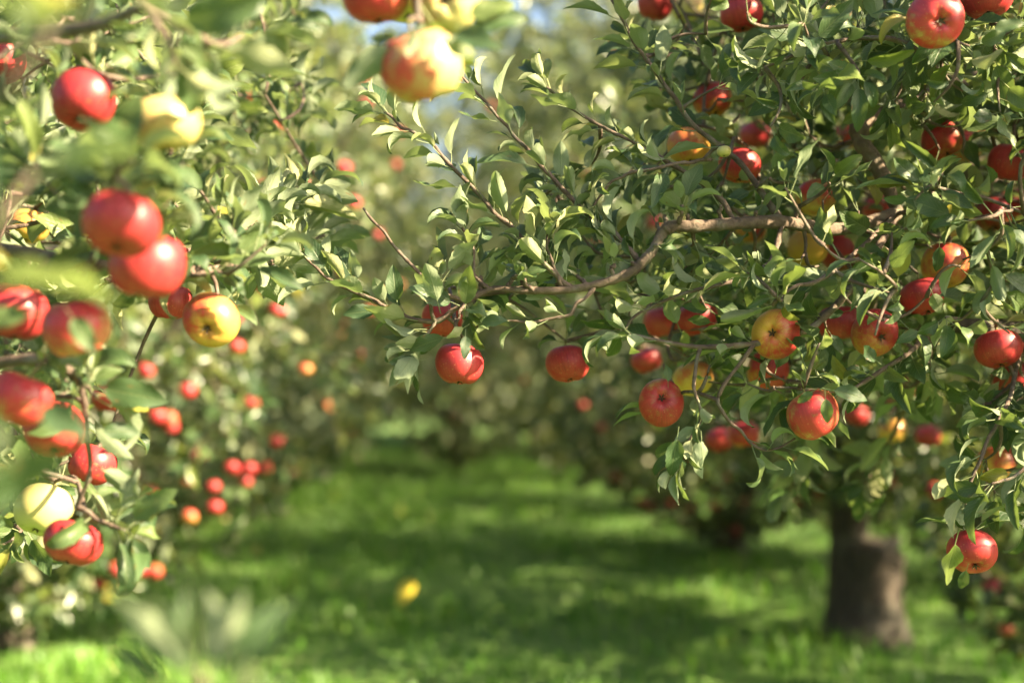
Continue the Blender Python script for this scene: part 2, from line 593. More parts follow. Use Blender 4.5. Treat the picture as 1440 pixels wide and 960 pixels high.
def leaves_on(line, lv, spacing=0.022, start=0.15, size=1.0, asc=0.75, droop=0.15, tip=4, nb=(0.05, -0.30, 0.6)):
    """spiral leaves along a shoot, a tuft at its end"""
    seg = np.linalg.norm(np.diff(line, axis=0), axis=1)
    cum = np.concatenate([[0], np.cumsum(seg)])
    tot = cum[-1]
    pos = list(np.arange(start * tot, tot, spacing)) + [tot] * tip
    ph = RNG.uniform(0, 6)
    for i, s in enumerate(pos):
        s = min(max(s + RNG.normal() * spacing * 0.25, 0), tot)
        j = min(np.searchsorted(cum, s, 'right') - 1, len(seg) - 1)
        p = line[j] + (line[j + 1] - line[j]) * ((s - cum[j]) / max(seg[j], 1e-6))
        t = unit(line[j + 1] - line[j])
        u = unit(np.cross(t, [0.2, 0.3, 0.93]))
        w = np.cross(t, u)
        a = ph + i * GA + RNG.normal() * 0.25
        rad = math.cos(a) * u + math.sin(a) * w
        at_tip = i >= len(pos) - tip
        k = asc + (0.5 if at_tip else 0) + RNG.normal() * 0.2
        d = unit(rad + t * k + np.array([0, 0, 0.25 - droop + RNG.normal() * 0.18]))
        n = unit(t * 0.6 + np.array(nb) + RNG.normal(size=3) * 0.45 - rad * 0.3)
        lv.add(p, d, n, size * RNG.uniform(0.62, 1.12) * (0.72 if at_tip and RNG.random() < 0.5 else 1))


# ------------------------------------------------------------------ apple meshes
def apple_geo(seed, flat=0.9, rings=26, segs=36):
    r = np.random.default_rng(seed)
    prof = np.array([(0, .50), (.07, .51), (.16, .62), (.30, .76), (.48, .825), (.70, .74), (.88, .53), (.98, .24), (1.0, -.04), (.95, -.32), (.83, -.58), (.66, -.77), (.48, -.86), (.33, -.865), (.20, -.79), (.10, -.70), (0, -.68)])
    line = smooth_line(np.column_stack([prof, np.zeros(len(prof))]), 3)[:, :2]
    cum = np.concatenate([[0], np.cumsum(np.linalg.norm(np.diff(line, axis=0), axis=1))])
    q = np.linspace(0, cum[-1], rings)
    R = np.interp(q, cum, line[:, 0])
    Z = np.interp(q, cum, line[:, 1]) * flat
    R[0] = R[-1] = 0
    th = np.linspace(0, 2 * math.pi, segs, endpoint=False)
    a1, a2 = r.uniform(0, 6, 2)
    vs, uv = [], []
    for i in range(rings):
        low = max(0.0, -Z[i]) ** 1.5
        for t in th:
            k = 1 + 0.030 * low * math.cos(5 * t + a1) + 0.022 * math.cos(2 * t + a2)
            z = Z[i] + 0.03 * low * math.cos(5 * t + a1) + 0.05 * R[i] * math.cos(t + a2)
            vs.append((R[i] * k * math.cos(t), R[i] * k * math.sin(t), z))
            uv.append((t / (2 * math.pi), i / (rings - 1)))
    f = []
    for i in range(rings - 1):
        for j in range(segs):
            a, b = i * segs + j, i * segs + (j + 1) % segs
            f.append((a, a + segs, b + segs))
            f.append((a, b + segs, b))
    f = np.array(f, np.int32)
    vs = np.array(vs) * 0.5
    # drop degenerate pole triangles
    keep = []
    for t in f:
        if np.linalg.norm(np.cross(vs[t[1]] - vs[t[0]], vs[t[2]] - vs[t[0]])) > 1e-9:
            keep.append(t)
    return vs, np.array(keep, np.int32), np.array(uv)


APPLE_R = 0.0375
APPLES = []
for sd, fl in ((1, .93), (2, .86), (3, 1.0), (4, .90)):
    v, f, uv = apple_geo(sd, fl)
    APPLES.append(mesh_from('apple', v * 0.075, f, M_APPLE, uv))
APPLES_FAR = []
for sd, fl in ((5, .93), (6, .88)):
    v, f, uv = apple_geo(sd, fl, 14, 16)
    APPLES_FAR.append(mesh_from('apple', v * 0.075, f, M_APPLE, uv))
# calyx: five small dried sepals round a crown of stamens
cv, cf = [], []
for k in range(5):
    a = k * 2 * math.pi / 5
    ca, sa = math.cos(a), math.sin(a)
    b = len(cv)
    for r_, w_, z_ in ((0.0015, 0.0016, -0.0262), (0.0042, 0.0015, -0.0285), (0.0066, 0.0004, -0.0312)):
        cv += [(r_ * ca - w_ * sa, r_ * sa + w_ * ca, z_), (r_ * ca + w_ * sa, r_ * sa - w_ * ca, z_)]
    cf += [(b, b + 1, b + 3), (b, b + 3, b + 2), (b + 2, b + 3, b + 5), (b + 2, b + 5, b + 4)]
tv, tf = tube(np.array([(0, 0, -0.024), (0, 0, -0.029)]), [0.0022, 0.0012], 5)
CALYX_ME = mesh_from('calyx', *join([(np.array(cv), np.array(cf, np.int32)), (tv, tf)]), M_CALYX)
sv, sf = tube(smooth_line([(0, 0, .0165), (.0012, 0, .027), (.0045, .001, .040)], 4), np.linspace(.0013, .0017, 9), 6)
STALK_ME = mesh_from('stalk', sv, sf, M_STALK)
STALK_TOP = Vector((.0045, .001, .040))


def place_apple(p, diam, down, amount, streak, green, label, group, near=True, turn=None):
    """down = world direction of the calyx; turn = world direction of the blushed side"""
    z = -Vector(down).normalized()
    t = Vector(turn) if turn is not None else Vector((RNG.normal() * 0.6, -1, 0.1 + RNG.normal() * 0.3))
    y = -(t - z * t.dot(z)).normalized()
    x = y.cross(z)
    R = Matrix((x, y, z)).transposed().to_4x4()
    me = APPLES[int(RNG.integers(0, 4))] if near else APPLES_FAR[int(RNG.integers(0, 2))]
    o = bpy.data.objects.new('apple', me)
    col.objects.link(o)
    s = diam / 0.075
    o.matrix_world = Matrix.Translation(Vector(p)) @ R @ Matrix.Diagonal((s * RNG.uniform(.96, 1.03), s * RNG.uniform(.96, 1.03), s * RNG.uniform(.90, 1.06), 1))
    o.color = (amount, streak, green, 1)
    o['label'] = label
    o['category'] = 'apple'
    o['group'] = group
    if near:
        for nm, me2 in (('calyx', CALYX_ME), ('stalk', STALK_ME)):
            c = obj(nm, me2, o)
    return o, o.matrix_world @ STALK_TOP


# ------------------------------------------------------------------ the setting: ground and grass
gv = []
gn = 60
xs = np.concatenate([np.linspace(-300, -12, 8), np.linspace(-10, 10, 41), np.linspace(12, 300, 8)])
ys = np.concatenate([np.linspace(-120, -6, 6), np.linspace(-4, 34, 77), np.linspace(38, 900, 10)])
X, Y = np.meshgrid(xs, ys)
Zg = 0.03 * np.sin(X * 1.3 + 0.6) * np.sin(Y * 0.9) * (np.abs(X) < 11) * (Y < 36)
gv = np.column_stack([X.ravel(), Y.ravel(), Zg.ravel() - 0.02])
w = len(xs)
ii, jj = np.meshgrid(np.arange(len(ys) - 1), np.arange(w - 1), indexing='ij')
a = (ii * w + jj).ravel()
obj('ground', mesh_from('ground', gv, np.stack([a, a + 1, a + w + 1, a + w], 1), ground_material()), kind='structure')


def ground_z(x, y):
    return 0.03 * np.sin(x * 1.3 + 0.6) * np.sin(y * 0.9) - 0.02


def row_x(x0, d):
    return x0 + 0.06 * (6.3 - d)


def make_grass():
    n = 120000
    y = 3.3 + (RNG.random(n) ** 1.5) * 23
    x = RNG.uniform(-4.6, 4.6, n) - 0.06 * (y - 6)
    clump = np.sin(x * 3.1 + 1.3 * np.sin(y * 2.3)) * np.sin(y * 2.7 + np.sin(x * 1.9) * 1.4)
    keep = RNG.random(n) < 0.72 + 0.28 * clump
    x, y, clump = x[keep], y[keep], clump[keep]
    n = len(x)
    h = RNG.uniform(0.05, 0.13, n) * (1 + 0.45 * clump)
    broad = RNG.random(n) < 0.22
    wd = np.where(broad, RNG.uniform(0.010, 0.024, n), RNG.uniform(0.003, 0.006, n))
    h = np.where(broad, h * 0.75, h)
    az = RNG.uniform(0, 2 * math.pi, n)
    lean = RNG.uniform(0.15, 0.75, n)
    dx, dy = np.cos(az), np.sin(az)
    z = ground_z(x, y) - 0.004
    base = np.stack([x, y, z], 1)
    side = np.stack([-dy, dx, np.zeros(n)], 1) * wd[:, None] / 2
    out = np.stack([dx, dy, np.zeros(n)], 1)
    up = np.array([0, 0, 1.0])
    mid = base + up * (h * 0.6)[:, None] + out * (h * lean * 0.35)[:, None]
    tip = base + up * (h * 0.95)[:, None] + out * (h * lean)[:, None]
    v = np.stack([base - side * .7, base + side * .7, mid - side, mid + side, tip], 1).reshape(-1, 3)
    f = np.array([(0, 1, 3), (0, 3, 2), (2, 3, 4)])
    f = (f[None] + (np.arange(n) * 5)[:, None, None]).reshape(-1, 3)
    tint = np.clip(0.42 + 0.25 * clump + RNG.normal(size=n) * 0.2, 0, 0.93)
    tint = np.where(RNG.random(n) < 0.012, 1.0, tint)
    me = mesh_from('grass', v, f, M_GRASS, None, np.repeat(tint, 5))
    o = obj('grass', me, kind='stuff', label='lush green grass covering the lane between the apple rows', cat='grass')


make_grass()


# ------------------------------------------------------------------ trees
def tag_tree(o, label, group='apple trees of the orchard rows'):
    o['label'], o['category'], o['group'] = label, 'tree', group


def greedy_twigs(nodes, targets, r_end=0.0016, r_root=0.0042, sag=0.05, maxr=None):
    """connect each target to the nearest point grown so far; returns lines"""
    nodes = np.array(nodes)
    dmin = np.array([np.min(np.linalg.norm(nodes - t, axis=1)) for t in targets])
    lines = []
    buf = np.zeros((len(nodes) + len(targets) * 4, 3))
    m = len(nodes)
    buf[:m] = nodes
    for k in np.argsort(dmin):
        t = targets[k]
        i = np.argmin(((buf[:m] - t) ** 2).sum(1))
        a = buf[i]
        ln = np.linalg.norm(t - a)
        if ln < 0.03:
            continue
        side = RNG.normal(size=3) * ln * 0.10
        m1 = a + (t - a) * 0.35 + side + np.array([0, 0, -sag * ln])
        m2 = a + (t - a) * 0.7 + side * 0.9 + np.array([0, 0, -sag * ln * 0.6])
        l = smooth_line([a, m1, m2, t], 3)
        lines.append(l)
        buf[m:m + 3] = (m1, m2, t)
        m += 3
    return lines


def make_crown_tree(seed, height, radius, skirt, n_twig, trunk_r=0.15, fork=0.7, stump=False):
    """a whole tree at the origin: trunk, limbs, twigs, leaf crown"""
    root = bpy.data.objects.new('apple_tree', None)
    col.objects.link(root)
    r = np.random.default_rng(seed)
    lean = r.normal(size=2) * 0.05
    tp = np.array([(0, 0, -0.06), (0.01, 0, 0.12), (lean[0] * .6, lean[1] * .6, fork * .6), (lean[0], lean[1], fork), (lean[0] * 1.5, lean[1] * 1.5, fork + 0.35)])
    tl = smooth_line(tp, 6)
    hgt = tl[:, 2]
    tr = trunk_r * (0.82 + 0.55 * np.exp(-np.maximum(hgt, 0) / 0.10) * 0.6 - 0.25 * np.clip(hgt / 1.2, 0, 1))
    v, f = tube(tl, tr, 14, 0.05)
    t = obj('trunk', mesh_from('trunk', v, f, M_TRUNK), root)
    nodes = list(tl[len(tl) // 2:])
    nl = 6
    for k in range(nl):
        a = k * 2 * math.pi / nl + r.normal() * 0.25
        rr = radius * r.uniform(0.5, 0.75)
        top = height * r.uniform(0.55, 0.88)
        if k % 2:
            top = fork + (height - fork) * r.uniform(0.2, 0.42)
            rr = radius * r.uniform(0.7, 0.85)
        st = tl[-5] + np.array([0, 0, r.uniform(-0.12, 0.12)])
        e = np.array([lean[0] + rr * math.cos(a), lean[1] + rr * math.sin(a), top])
        m1 = st + (e - st) * np.array([.30, .30, .22]) + r.normal(size=3) * .05
        m2 = st + (e - st) * np.array([.68, .68, .62]) + r.normal(size=3) * .08
        ll = smooth_line([st, m1, m2, e], 6)
        v, f = tube(ll, np.linspace(trunk_r * .45, 0.011, len(ll)), 8, 0.04)
        obj('limb', mesh_from('limb', v, f, M_TRUNK), root)
        nodes += list(ll[3:])
    # leader
    ll = smooth_line([tl[-2], tl[-1] + np.array([.05, .02, (height - fork) * .3]), np.array([lean[0] * 2, lean[1] * 2, height * .93])], 7)
    v, f = tube(ll, np.linspace(trunk_r * .5, 0.01, len(ll)), 8, 0.04)
    obj('limb', mesh_from('limb', v, f, M_TRUNK), root)
    nodes += list(ll[2:])
    # targets: a lumpy shell and its inside
    cz = (height + skirt) / 2
    hz = (height - skirt) / 2
    q = unit(r.normal(size=(n_twig, 3)))
    rad = r.random(n_twig) ** 0.42
    lump = 1 + 0.16 * np.sin(q[:, 0] * 5 + seed) * np.sin(q[:, 1] * 4.3 + 1) + 0.12 * np.sin(q[:, 2] * 7 + q[:, 0] * 3)
    zz = r.uniform(-1, 1, n_twig)
    hor = unit(q[:, :2])
    rx = radius * rad * lump * np.sqrt(np.clip(1 - np.abs(zz) ** 3.5, 0.02, 1)) * np.where(zz > 0, 1 - 0.22 * zz, 1)
    tg = np.column_stack([hor[:, 0] * rx, hor[:, 1] * rx, cz + zz * hz])
    tg = tg[tg[:, 2] > skirt * 0.9]
    lines = greedy_twigs(nodes, tg)
    v, f = join([tube(l[::3], [0.005, 0.0035, 0.0028, 0.002][:len(l[::3])], 3, 0, False) for l in lines])
    obj('twigs', mesh_from('twigs', v, f, M_TWIG), root, kind='stuff')
    lv = Leaves()
    for l in lines:
        leaves_on(l[-8:], lv, 0.019, 0.0, 1.38, droop=0.3, tip=6)
    p, d, n, s = lv.arrays()
    leaf_mass('crown', p, d, n, s, FARL, M_LEAF_FAR, root)
    if stump:   # the sawn-off second stem at the foot of the trunk
        sp = np.array([(0.075, -0.03, -0.06), (0.085, -0.03, 0.12), (0.10, -0.03, 0.27), (0.105, -0.03, 0.385)])
        sl_ = smooth_line(sp, 5)
        v, f = tube(sl_, 0.125 + 0.08 * np.exp(-np.maximum(sl_[:, 2], 0) / 0.10), 18, 0.07)
        st_o = obj('stump', mesh_from('stump', v, f, M_TRUNK), root)
        ct = [(0.105 + .118 * math.cos(k * .4488), -0.03 + .118 * math.sin(k * .4488), 0.462 + .03 * math.cos(k * .4488)) for k in range(14)]
        v2 = np.array(ct + [(x, y, 0.45) for x, y, z in ct] + [(0.105, -0.03, 0.465)])
        f2 = [(k, (k + 1) % 14, 28) for k in range(14)] + [(k + 14, (k + 1) % 14 + 14, (k + 1) % 14) for k in range(14)] + [(k + 14, (k + 1) % 14, k) for k in range(14)]
        v2[:, 2] -= 0.455 - 0.405
        obj('cut_face', mesh_from('cut_face', v2, np.array(f2, np.int32), M_CUT, smooth=False), st_o)
    return root


def copy_tree(src):
    c = src.copy()
    col.objects.link(c)
    for ch in src.children:
        k = ch.copy()
        col.objects.link(k)
        k.parent = c
        for g in ch.children:
            h = g.copy()
            col.objects.link(h)
            h.parent = k
    return c


CROWNS = []      # (x, y, cz, radius, half height) of placed trees, for hanging apples on them


def put(o, x, y, rz, s, dims):
    o.location = (x, y, 0)
    o.rotation_euler = (0, 0, rz)
    o.scale = (s, s, s)
    h, r, sk = dims
    CROWNS.append((x, y, (h + sk) / 2 * s, r * s, (h - sk) / 2 * s))


TYPES = [dict(seed=3, height=3.9, radius=1.5, skirt=0.14, n_twig=1400, trunk_r=0.11), dict(seed=8, height=4.2, radius=1.5, skirt=0.16, n_twig=1450, trunk_r=0.085), dict(seed=14, height=3.7, radius=1.45, skirt=0.14, n_twig=1350, trunk_r=0.11), dict(seed=40, height=3.9, radius=1.5, skirt=0.5, n_twig=520, trunk_r=0.09)]  # last type thinned to let dappled sun onto the lane
PROTO = [make_crown_tree(**t) for t in TYPES]
used = [False] * 4


def tree(kind, x, y, rz, s, label, group='apple trees of the orchard rows'):
    o = PROTO[kind] if not used[kind] else copy_tree(PROTO[kind])
    used[kind] = True
    t = TYPES[kind]
    put(o, x, y, rz, s, (t['height'], t['radius'], t['skirt']))
    tag_tree(o, label, group)
    return o


# the tree with the stump at its foot
t6 = dict(seed=21, height=3.3, radius=1.3, skirt=0.66, n_twig=1450)
o = make_crown_tree(**t6, trunk_r=0.125, fork=0.95, stump=True)
put(o, row_x(1.55, 6.5), 6.5, 0.0, 1.0, (3.3, 1.3, 0.66))
tag_tree(o, 'apple tree with a grey sawn-off stump fused to its dark trunk, in the shaded row')
o = make_crown_tree(seed=33, height=2.5, radius=0.48, skirt=0.22, n_twig=330, trunk_r=0.05, fork=0.5)
put(o, 1.86, 5.0, 0.4, 1.0, (2.5, 0.48, 0.22))
tag_tree(o, 'slender young apple tree with low red apples, beside the tree with the sawn-off stump')
FARG = 'distant blurred apple trees closing the lane'
tree(0, row_x(1.62, 9.4), 9.4, 0.7, 0.98, 'shaded apple tree next beyond the tree with the sawn-off stump')
tree(1, row_x(1.62, 12.4), 12.4, 2.0, 1.2, 'shaded apple tree second beyond the tree with the sawn-off stump')
tree(2, row_x(1.55, 15.4), 15.4, 4.0, 1.1, 'shaded apple tree third beyond the tree with the sawn-off stump')
tree(1, row_x(-2.18, 6.2), 6.2, 1.1, 0.98, 'sunlit apple tree with a pale sun-struck trunk and many red apples low in its skirt')
tree(0, row_x(-2.2, 9.3), 9.3, 3.9, 1.12, 'sunlit apple tree next beyond the one with the pale sun-struck trunk')
tree(2, row_x(-2.2, 12.3), 12.3, 0.2, 1.3, 'sunlit apple tree second beyond the one with the pale sun-struck trunk')
tree(1, row_x(-2.15, 15.3), 15.3, 2.6, 1.2, 'sunlit apple tree third beyond the one with the pale sun-struck trunk')
tree(2, 2.75, 8.3, 5.0, 0.86, 'dark low apple tree off the row, filling the gap behind the sawn-off stump')
k = 0
for x0, d in ((1.6, 18.4), (1.6, 23.5), (-2.15, 18.4), (-2.3, 23.6)):
    tree(k % 3, row_x(x0, d), d, k * 1.7, 1.0 + 0.04 * (k % 3), 'distant blurred apple tree where the grass lane narrows', FARG)
    k += 1
for x, d, sc in ((-0.65, 17.0, 0.76), (-2.9, 20.6, 1.45), (1.3, 21.0, 1.6), (-0.8, 25.0, 1.8)):
    tree(k % 3, x, d, k * 1.3, sc, 'distant blurred apple tree where the grass lane narrows', FARG)
    k += 1
for x0, ds in ((5.4, (2.6, 4.9, 7.1, 9.4, 11.8, 14.2, 16.8, 19.4)), (-6.0, (5.6, 8.9, 12.1, 15.4, 18.6, 22))):  # right row: unseen near trees added for shade, others thinned to dapple the lane
    for d in ds:
        tree((0 if d < 6 else 3) if x0 > 0 else k % 3, row_x(x0, d), d, k * 2.1, 0.9 if x0 > 0 else 1.05, 'apple tree of the neighbouring row', 'apple trees of the neighbouring rows')
        k += 1

# ---- near trees: shared machinery
clear_wood = []            # px, py, depth of bark that shows bare
apple_discs = []           # px, py, radius px, depth


class NearTree:
    def __init__(self, label, base):
        self.root = bpy.data.objects.new('apple_tree', None)
        col.objects.link(self.root)
        tag_tree(self.root, label)
        self.base = np.array(base, float)
        self.root.location = tuple(base)
        self.nodes, self.lv, self.twigs = [], Leaves(), []

    def part(self, name, v, f, mat, kind=None):
        o = obj(name, mesh_from(name, v - self.base, f, mat), self.root, kind=kind)
        return o

    def branch(self, name, pts, r0, r1, mat, sides=8, rough=0.03, n=7, node=True):
        l = smooth_line(pts, n)
        rad = np.linspace(r0, r1, len(l))
        # knots and ring scars
        rad = rad * (1 + 0.22 * (RNG.random(len(l)) < 0.16) + 0.05 * RNG.normal(size=len(l)))
        v, f = tube(l, rad, sides, rough)
        self.part(name, v, f, mat)
        if node:
            self.nodes += list(l)
        return l

    def shoot(self, pts, r0=0.0042, r1=0.0016, spacing=0.024, start=0.0, size=1.0, asc=0.75, droop=0.1, tip=4, name='branch'):
        c_ = smooth_line(pts, 3)
        zz_ = RNG.normal(size=c_.shape) * 0.0011
        zz_[0] = zz_[-1] = 0
        l = self.branch(name, c_ + zz_, r0 * 1.1, r1 * 1.15, M_TWIG, 6, 0.04, 3)
        if spacing:
            leaves_on(l, self.lv, spacing * 0.44, start, size * 1.08, asc + 0.25, droop, tip + 1, (0.0, 0.15, 0.6))
        return l

    def spur(self, top, nleaf=6, size=1.0):
        """short fruiting spur from the nearest wood to an apple stalk's top, with its leaf rosette"""
        nd = np.array(self.nodes)
        top = np.asarray(top)
        i = np.argmin(((nd - top) ** 2).sum(1))
        a = nd[i]
        ln = np.linalg.norm(top - a)
        if ln > 0.004:
            m = (a + top) / 2 + np.array([0, 0.02 * min(1, ln / 0.1), 0.12 * ln])
            l = smooth_line([a, m, top], 5)
            self.twigs.append((l, np.linspace(0.0034 + 0.002 * min(1, ln), 0.0022, len(l))))
            self.nodes += list(l[2:])
        ph = RNG.uniform(0, 6)
        for k in range(nleaf):
            an = ph + k * GA
            el = RNG.uniform(-0.35, 0.8)
            d = np.array([math.cos(an) * math.cos(el), math.sin(an) * math.cos(el) * 0.8 - 0.1, math.sin(el)])
            self.lv.add(top + d * 0.003, d, np.array([0, -0.3, 1.0]) + RNG.normal(size=3) * 0.45 - d * 0.2, size * RNG.uniform(0.68, 1.1))

    def lone_leaf(self, base, tip, d, face=1, dd=0.0, roll=0.3):
        d = d - 0.02
        a, b = P(*base, d), P(*tip, d + dd)
        v = b - a
        n = -FWD * face + UPV * 0.35 + RGT * RNG.normal() * roll
        self.lv.add(a, v, n, np.linalg.norm(v) / 0.084, True)

    def finish(self, hero=300):
        """the leaves that show largest become single leaf objects, the others one mass"""
        p, d, n, s = self.lv.arrays()
        x, y, z = proj(p + d * (s * 0.05)[:, None])
        force = np.array(self.lv.force)
        # keep apples readable: thin the leaves hanging right in front of them
        keep = np.ones(len(p), bool)
        for ax, ay, ar, ad in apple_discs:
            rr = (x - ax) ** 2 + (y - ay) ** 2
            front = (z < ad + 0.01) & (z > 0.3)
            u = RNG.random(len(p))
            keep &= ~(front & (((rr < (ar + 8) ** 2) & (u < 0.88)) | ((rr < (ar + 20) ** 2) & (u < 0.35)))) | force
        for bx, by, bd in clear_wood:
            keep &= ~((z < bd + 0.01) & (z > 0.3) & ((x - bx) ** 2 + (y - by) ** 2 < 17 ** 2) & (RNG.random(len(p)) < 0.5)) | force
        keep &= (z > 0.62) | (x < -200) | (x > 1640) | (y < -300)
        p, d, n, s, x, y, z = [q[keep] for q in (p, d, n, s, x, y, z)]
        grid = np.zeros((240, 360), bool)
        score = np.zeros(len(p))
        yy, xx = np.mgrid[0:240, 0:360]
        ev = [(z[i], 0, i) for i in np.nonzero((x > -60) & (x < 1500) & (y > -60) & (y < 1020) & (z > 0.3))[0]]
        ev += [(q[3], 1, k) for k, q in enumerate(apple_discs)]
        for dz, typ, i in sorted(ev):
            if typ:
                ax, ay, r = apple_discs[i][0] / 4, apple_discs[i][1] / 4, apple_discs[i][2] / 4
            else:
                ax, ay, r = x[i] / 4, y[i] / 4, 0.023 * s[i] * FPX / z[i] / 4
            x0, x1, y0, y1 = int(max(0, ax - r)), int(min(360, ax + r + 2)), int(max(0, ay - r)), int(min(240, ay + r + 2))
            if x1 <= x0 or y1 <= y0:
                continue
            m = ((xx[y0:y1, x0:x1] - ax) ** 2 + (yy[y0:y1, x0:x1] - ay) ** 2) < r * r
            if not typ:
                score[i] = (m & ~grid[y0:y1, x0:x1]).sum()
            grid[y0:y1, x0:x1] |= m
        fk = force[keep]
        score += 1000 * fk
        best = np.argsort(-score)[:hero]
        best = best[score[best] > 2]
        ishero = np.zeros(len(p), bool)
        ishero[best] = True
        xa = np.cross(d, n)
        for i in best:
            o = bpy.data.objects.new('leaf', HERO_ME[(0, 3, 9)[i % 3] if fk[i] else int(RNG.integers(0, len(HERO_ME)))])
            col.objects.link(o)
            o.parent = self.root
            R = Matrix((Vector(xa[i]), Vector(d[i]), Vector(n[i]))).transposed().to_4x4()
            o.matrix_local = Matrix.Translation(Vector(p[i] - self.base)) @ R @ Matrix.Scale(float(s[i]), 4)
        r = ~ishero
        leaf_mass('foliage', p[r] - self.base, d[r], n[r], s[r], MIDL, M_LEAF, self.root)
        if self.twigs:
            v, f = join([tube(l, rr, 5, 0.02) for l, rr in self.twigs])
            self.part('twigs', v, f, M_TWIG, 'stuff')
        print('NEAR', len(p), 'leaves; heroes', len(best))


def in_poly(x, y, poly):
    c = np.zeros(len(x), bool)
    n = len(poly)
    for i in range(n):
        x0, y0 = poly[i]
        x1, y1 = poly[(i + 1) % n]
        cond = (y0 > y) != (y1 > y)
        c ^= cond & (x < (x1 - x0) * (y - y0) / ((y1 - y0) + 1e-9) + x0)
    return c


def targets_in(poly, d0, d1, n):
    xs_ = [q[0] for q in poly]
    ys_ = [q[1] for q in poly]
    out = []
    while len(out) < n:
        x = RNG.uniform(min(xs_), max(xs_), n)
        y = RNG.uniform(min(ys_), max(ys_), n)
        for a, b in zip(x[in_poly(x, y, poly)], y[in_poly(x, y, poly)]):
            out.append(P(a, b, RNG.uniform(d0, d1)))
    return np.array(out[:n])


def fill(T, targets, spacing=0.022, size=1.0, r=0.0032, droop=0.2, tip=5, keep=9):
    for l in greedy_twigs(T.nodes, targets):
        T.twigs.append((l, np.linspace(r * 1.2, r * 0.5, len(l))))
        leaves_on(l[-keep:], T.lv, spacing * 0.84, 0.0, size * 0.98, 0.7, droop, tip)


# ================================================================== near tree of the shaded row (its trunk stands just outside the frame)
RT = NearTree('near apple tree whose long leafy branch with red apples reaches over the lane', (1.82, 2.95, 0))
tb = np.array([1.82, 2.95, 0])
RT.branch('trunk', [tb + (0, 0, -.06), tb + (0, 0, .3), tb + (-.03, -.02, .8), tb + (-.02, -.04, 1.15)], 0.15, 0.11, M_TRUNK, 14, 0.05)
limb = RT.branch('limb', [tb + (-.02, -.03, 1.05), P(1640, 150, 2.85), P(1440, 118, 2.72), P(1300, 152, 2.6), P(1232, 172, 2.46)], 0.062, 0.022, M_TWIG, 12, 0.04)
RT.branch('limb', [tb + (0, 0, 1.0), tb + (.25, -.3, 1.7), tb + (.2, -.75, 2.4), tb + (.1, -1.0, 3.0)], 0.07, 0.012, M_TRUNK, 9, 0.04)
RT.branch('limb', [tb + (0, 0, 1.0), tb + (-.3, .1, 1.8), tb + (-.5, .1, 2.6), tb + (-.5, 0, 3.2)], 0.07, 0.012, M_TRUNK, 9, 0.04)
RT.branch('limb', [tb + (0, 0, 1.0), tb + (.4, .5, 1.6), tb + (.7, 1.0, 2.3)], 0.06, 0.012, M_TRUNK, 9, 0.04)
RT.branch('limb', [tb + (0, 0, .95), tb + (.0, -.5, 1.15), tb + (-.3, -1.0, 1.3), tb + (-.5, -1.3, 1.45)], 0.05, 0.010, M_TRUNK, 9, 0.04)
RT.branch('limb', [tb + (0, 0, .9), P(1560, 470, 2.6), P(1440, 470, 2.45), P(1330, 455, 2.35)], 0.05, 0.012, M_TRUNK, 9, 0.04)
# the knuckled limb end that bends down, and the long branch over the lane
RT.branch('branch', [P(1300, 152, 2.6), P(1240, 165, 2.46), P(1212, 172, 2.38), P(1210, 198, 2.36), P(1228, 225, 2.35), P(1248, 262, 2.34), P(1262, 300, 2.34)], 0.021, 0.010, M_BRANCH, 10, 0.05)
B1 = RT.branch('branch', [P(1262, 300, 2.34), P(1180, 322, 2.28), P(1100, 312, 2.2), P(1035, 314, 2.15), P(975, 318, 2.13), P(946, 318, 2.12), P(930, 330, 2.12), P(915, 356, 2.11), P(884, 384, 2.1), P(838, 400, 2.1), P(790, 408, 2.1), P(740, 408, 2.1), P(690, 407, 2.1), P(655, 425, 2.1)],
               0.0112, 0.0042, M_BRANCH, 12, 0.03, 8)
for i_ in np.linspace(14, len(B1) - 6, 15).astype(int):
    a_ = RNG.uniform(0.2, 2.9)
    e_ = B1[i_] + np.array([math.cos(a_) * 0.5, RNG.normal() * 0.7, math.sin(a_)]) * RNG.uniform(0.014, 0.04)
    RT.shoot([B1[i_], (B1[i_] + e_) / 2 + RNG.normal(size=3) * .002, e_], .0034, .0026, .03, .6, 0.8, tip=int(RNG.integers(1, 5)), name='spur')
clear_wood += [tuple(float(q_) for q_ in proj(b_)) for b_ in B1 if 700 < proj(b_)[0] < 1050]
# shoots standing off the long branch
RT.shoot([P(655, 425, 2.1), P(612, 452, 2.1), P(560, 440, 2.1), P(505, 412, 2.1), P(455, 388, 2.11), P(420, 352, 2.12)], .0042, .0018, .034, .12, 0.95, tip=4)
RT.shoot([P(806, 407, 2.1), P(765, 370, 2.1), P(716, 318, 2.1), P(662, 262, 2.1), P(606, 203, 2.1), P(566, 178, 2.1), P(540, 158, 2.1)], .0040, .0016, .026, .05, 0.9)
RT.shoot([P(900, 370, 2.11), P(868, 332, 2.13), P(820, 296, 2.14), P(775, 248, 2.14), P(735, 205, 2.14), P(700, 165, 2.15), P(650, 108, 2.15)], .0042, .0016, .026, .05, 0.9)
RT.shoot([P(1035, 314, 2.15), P(1010, 275, 2.16), P(960, 240, 2.17), P(905, 208, 2.17), P(850, 180, 2.17), P(800, 150, 2.18), P(768, 122, 2.18)], .0040, .0016, .026, .2, 0.9)
RT.shoot([P(1100, 312, 2.2), P(1040, 230, 2.22), P(980, 180, 2.22), P(935, 120, 2.22), P(892, 58, 2.22), P(858, -4, 2.22)], .0046, .0018, .027, .2, 0.95)
RT.shoot([P(1000, 225, 2.2), P(955, 230, 2.14), P(905, 240, 2.12), P(860, 256, 2.12), P(835, 290, 2.12)], .0030, .0014, .03, .25, 0.85)
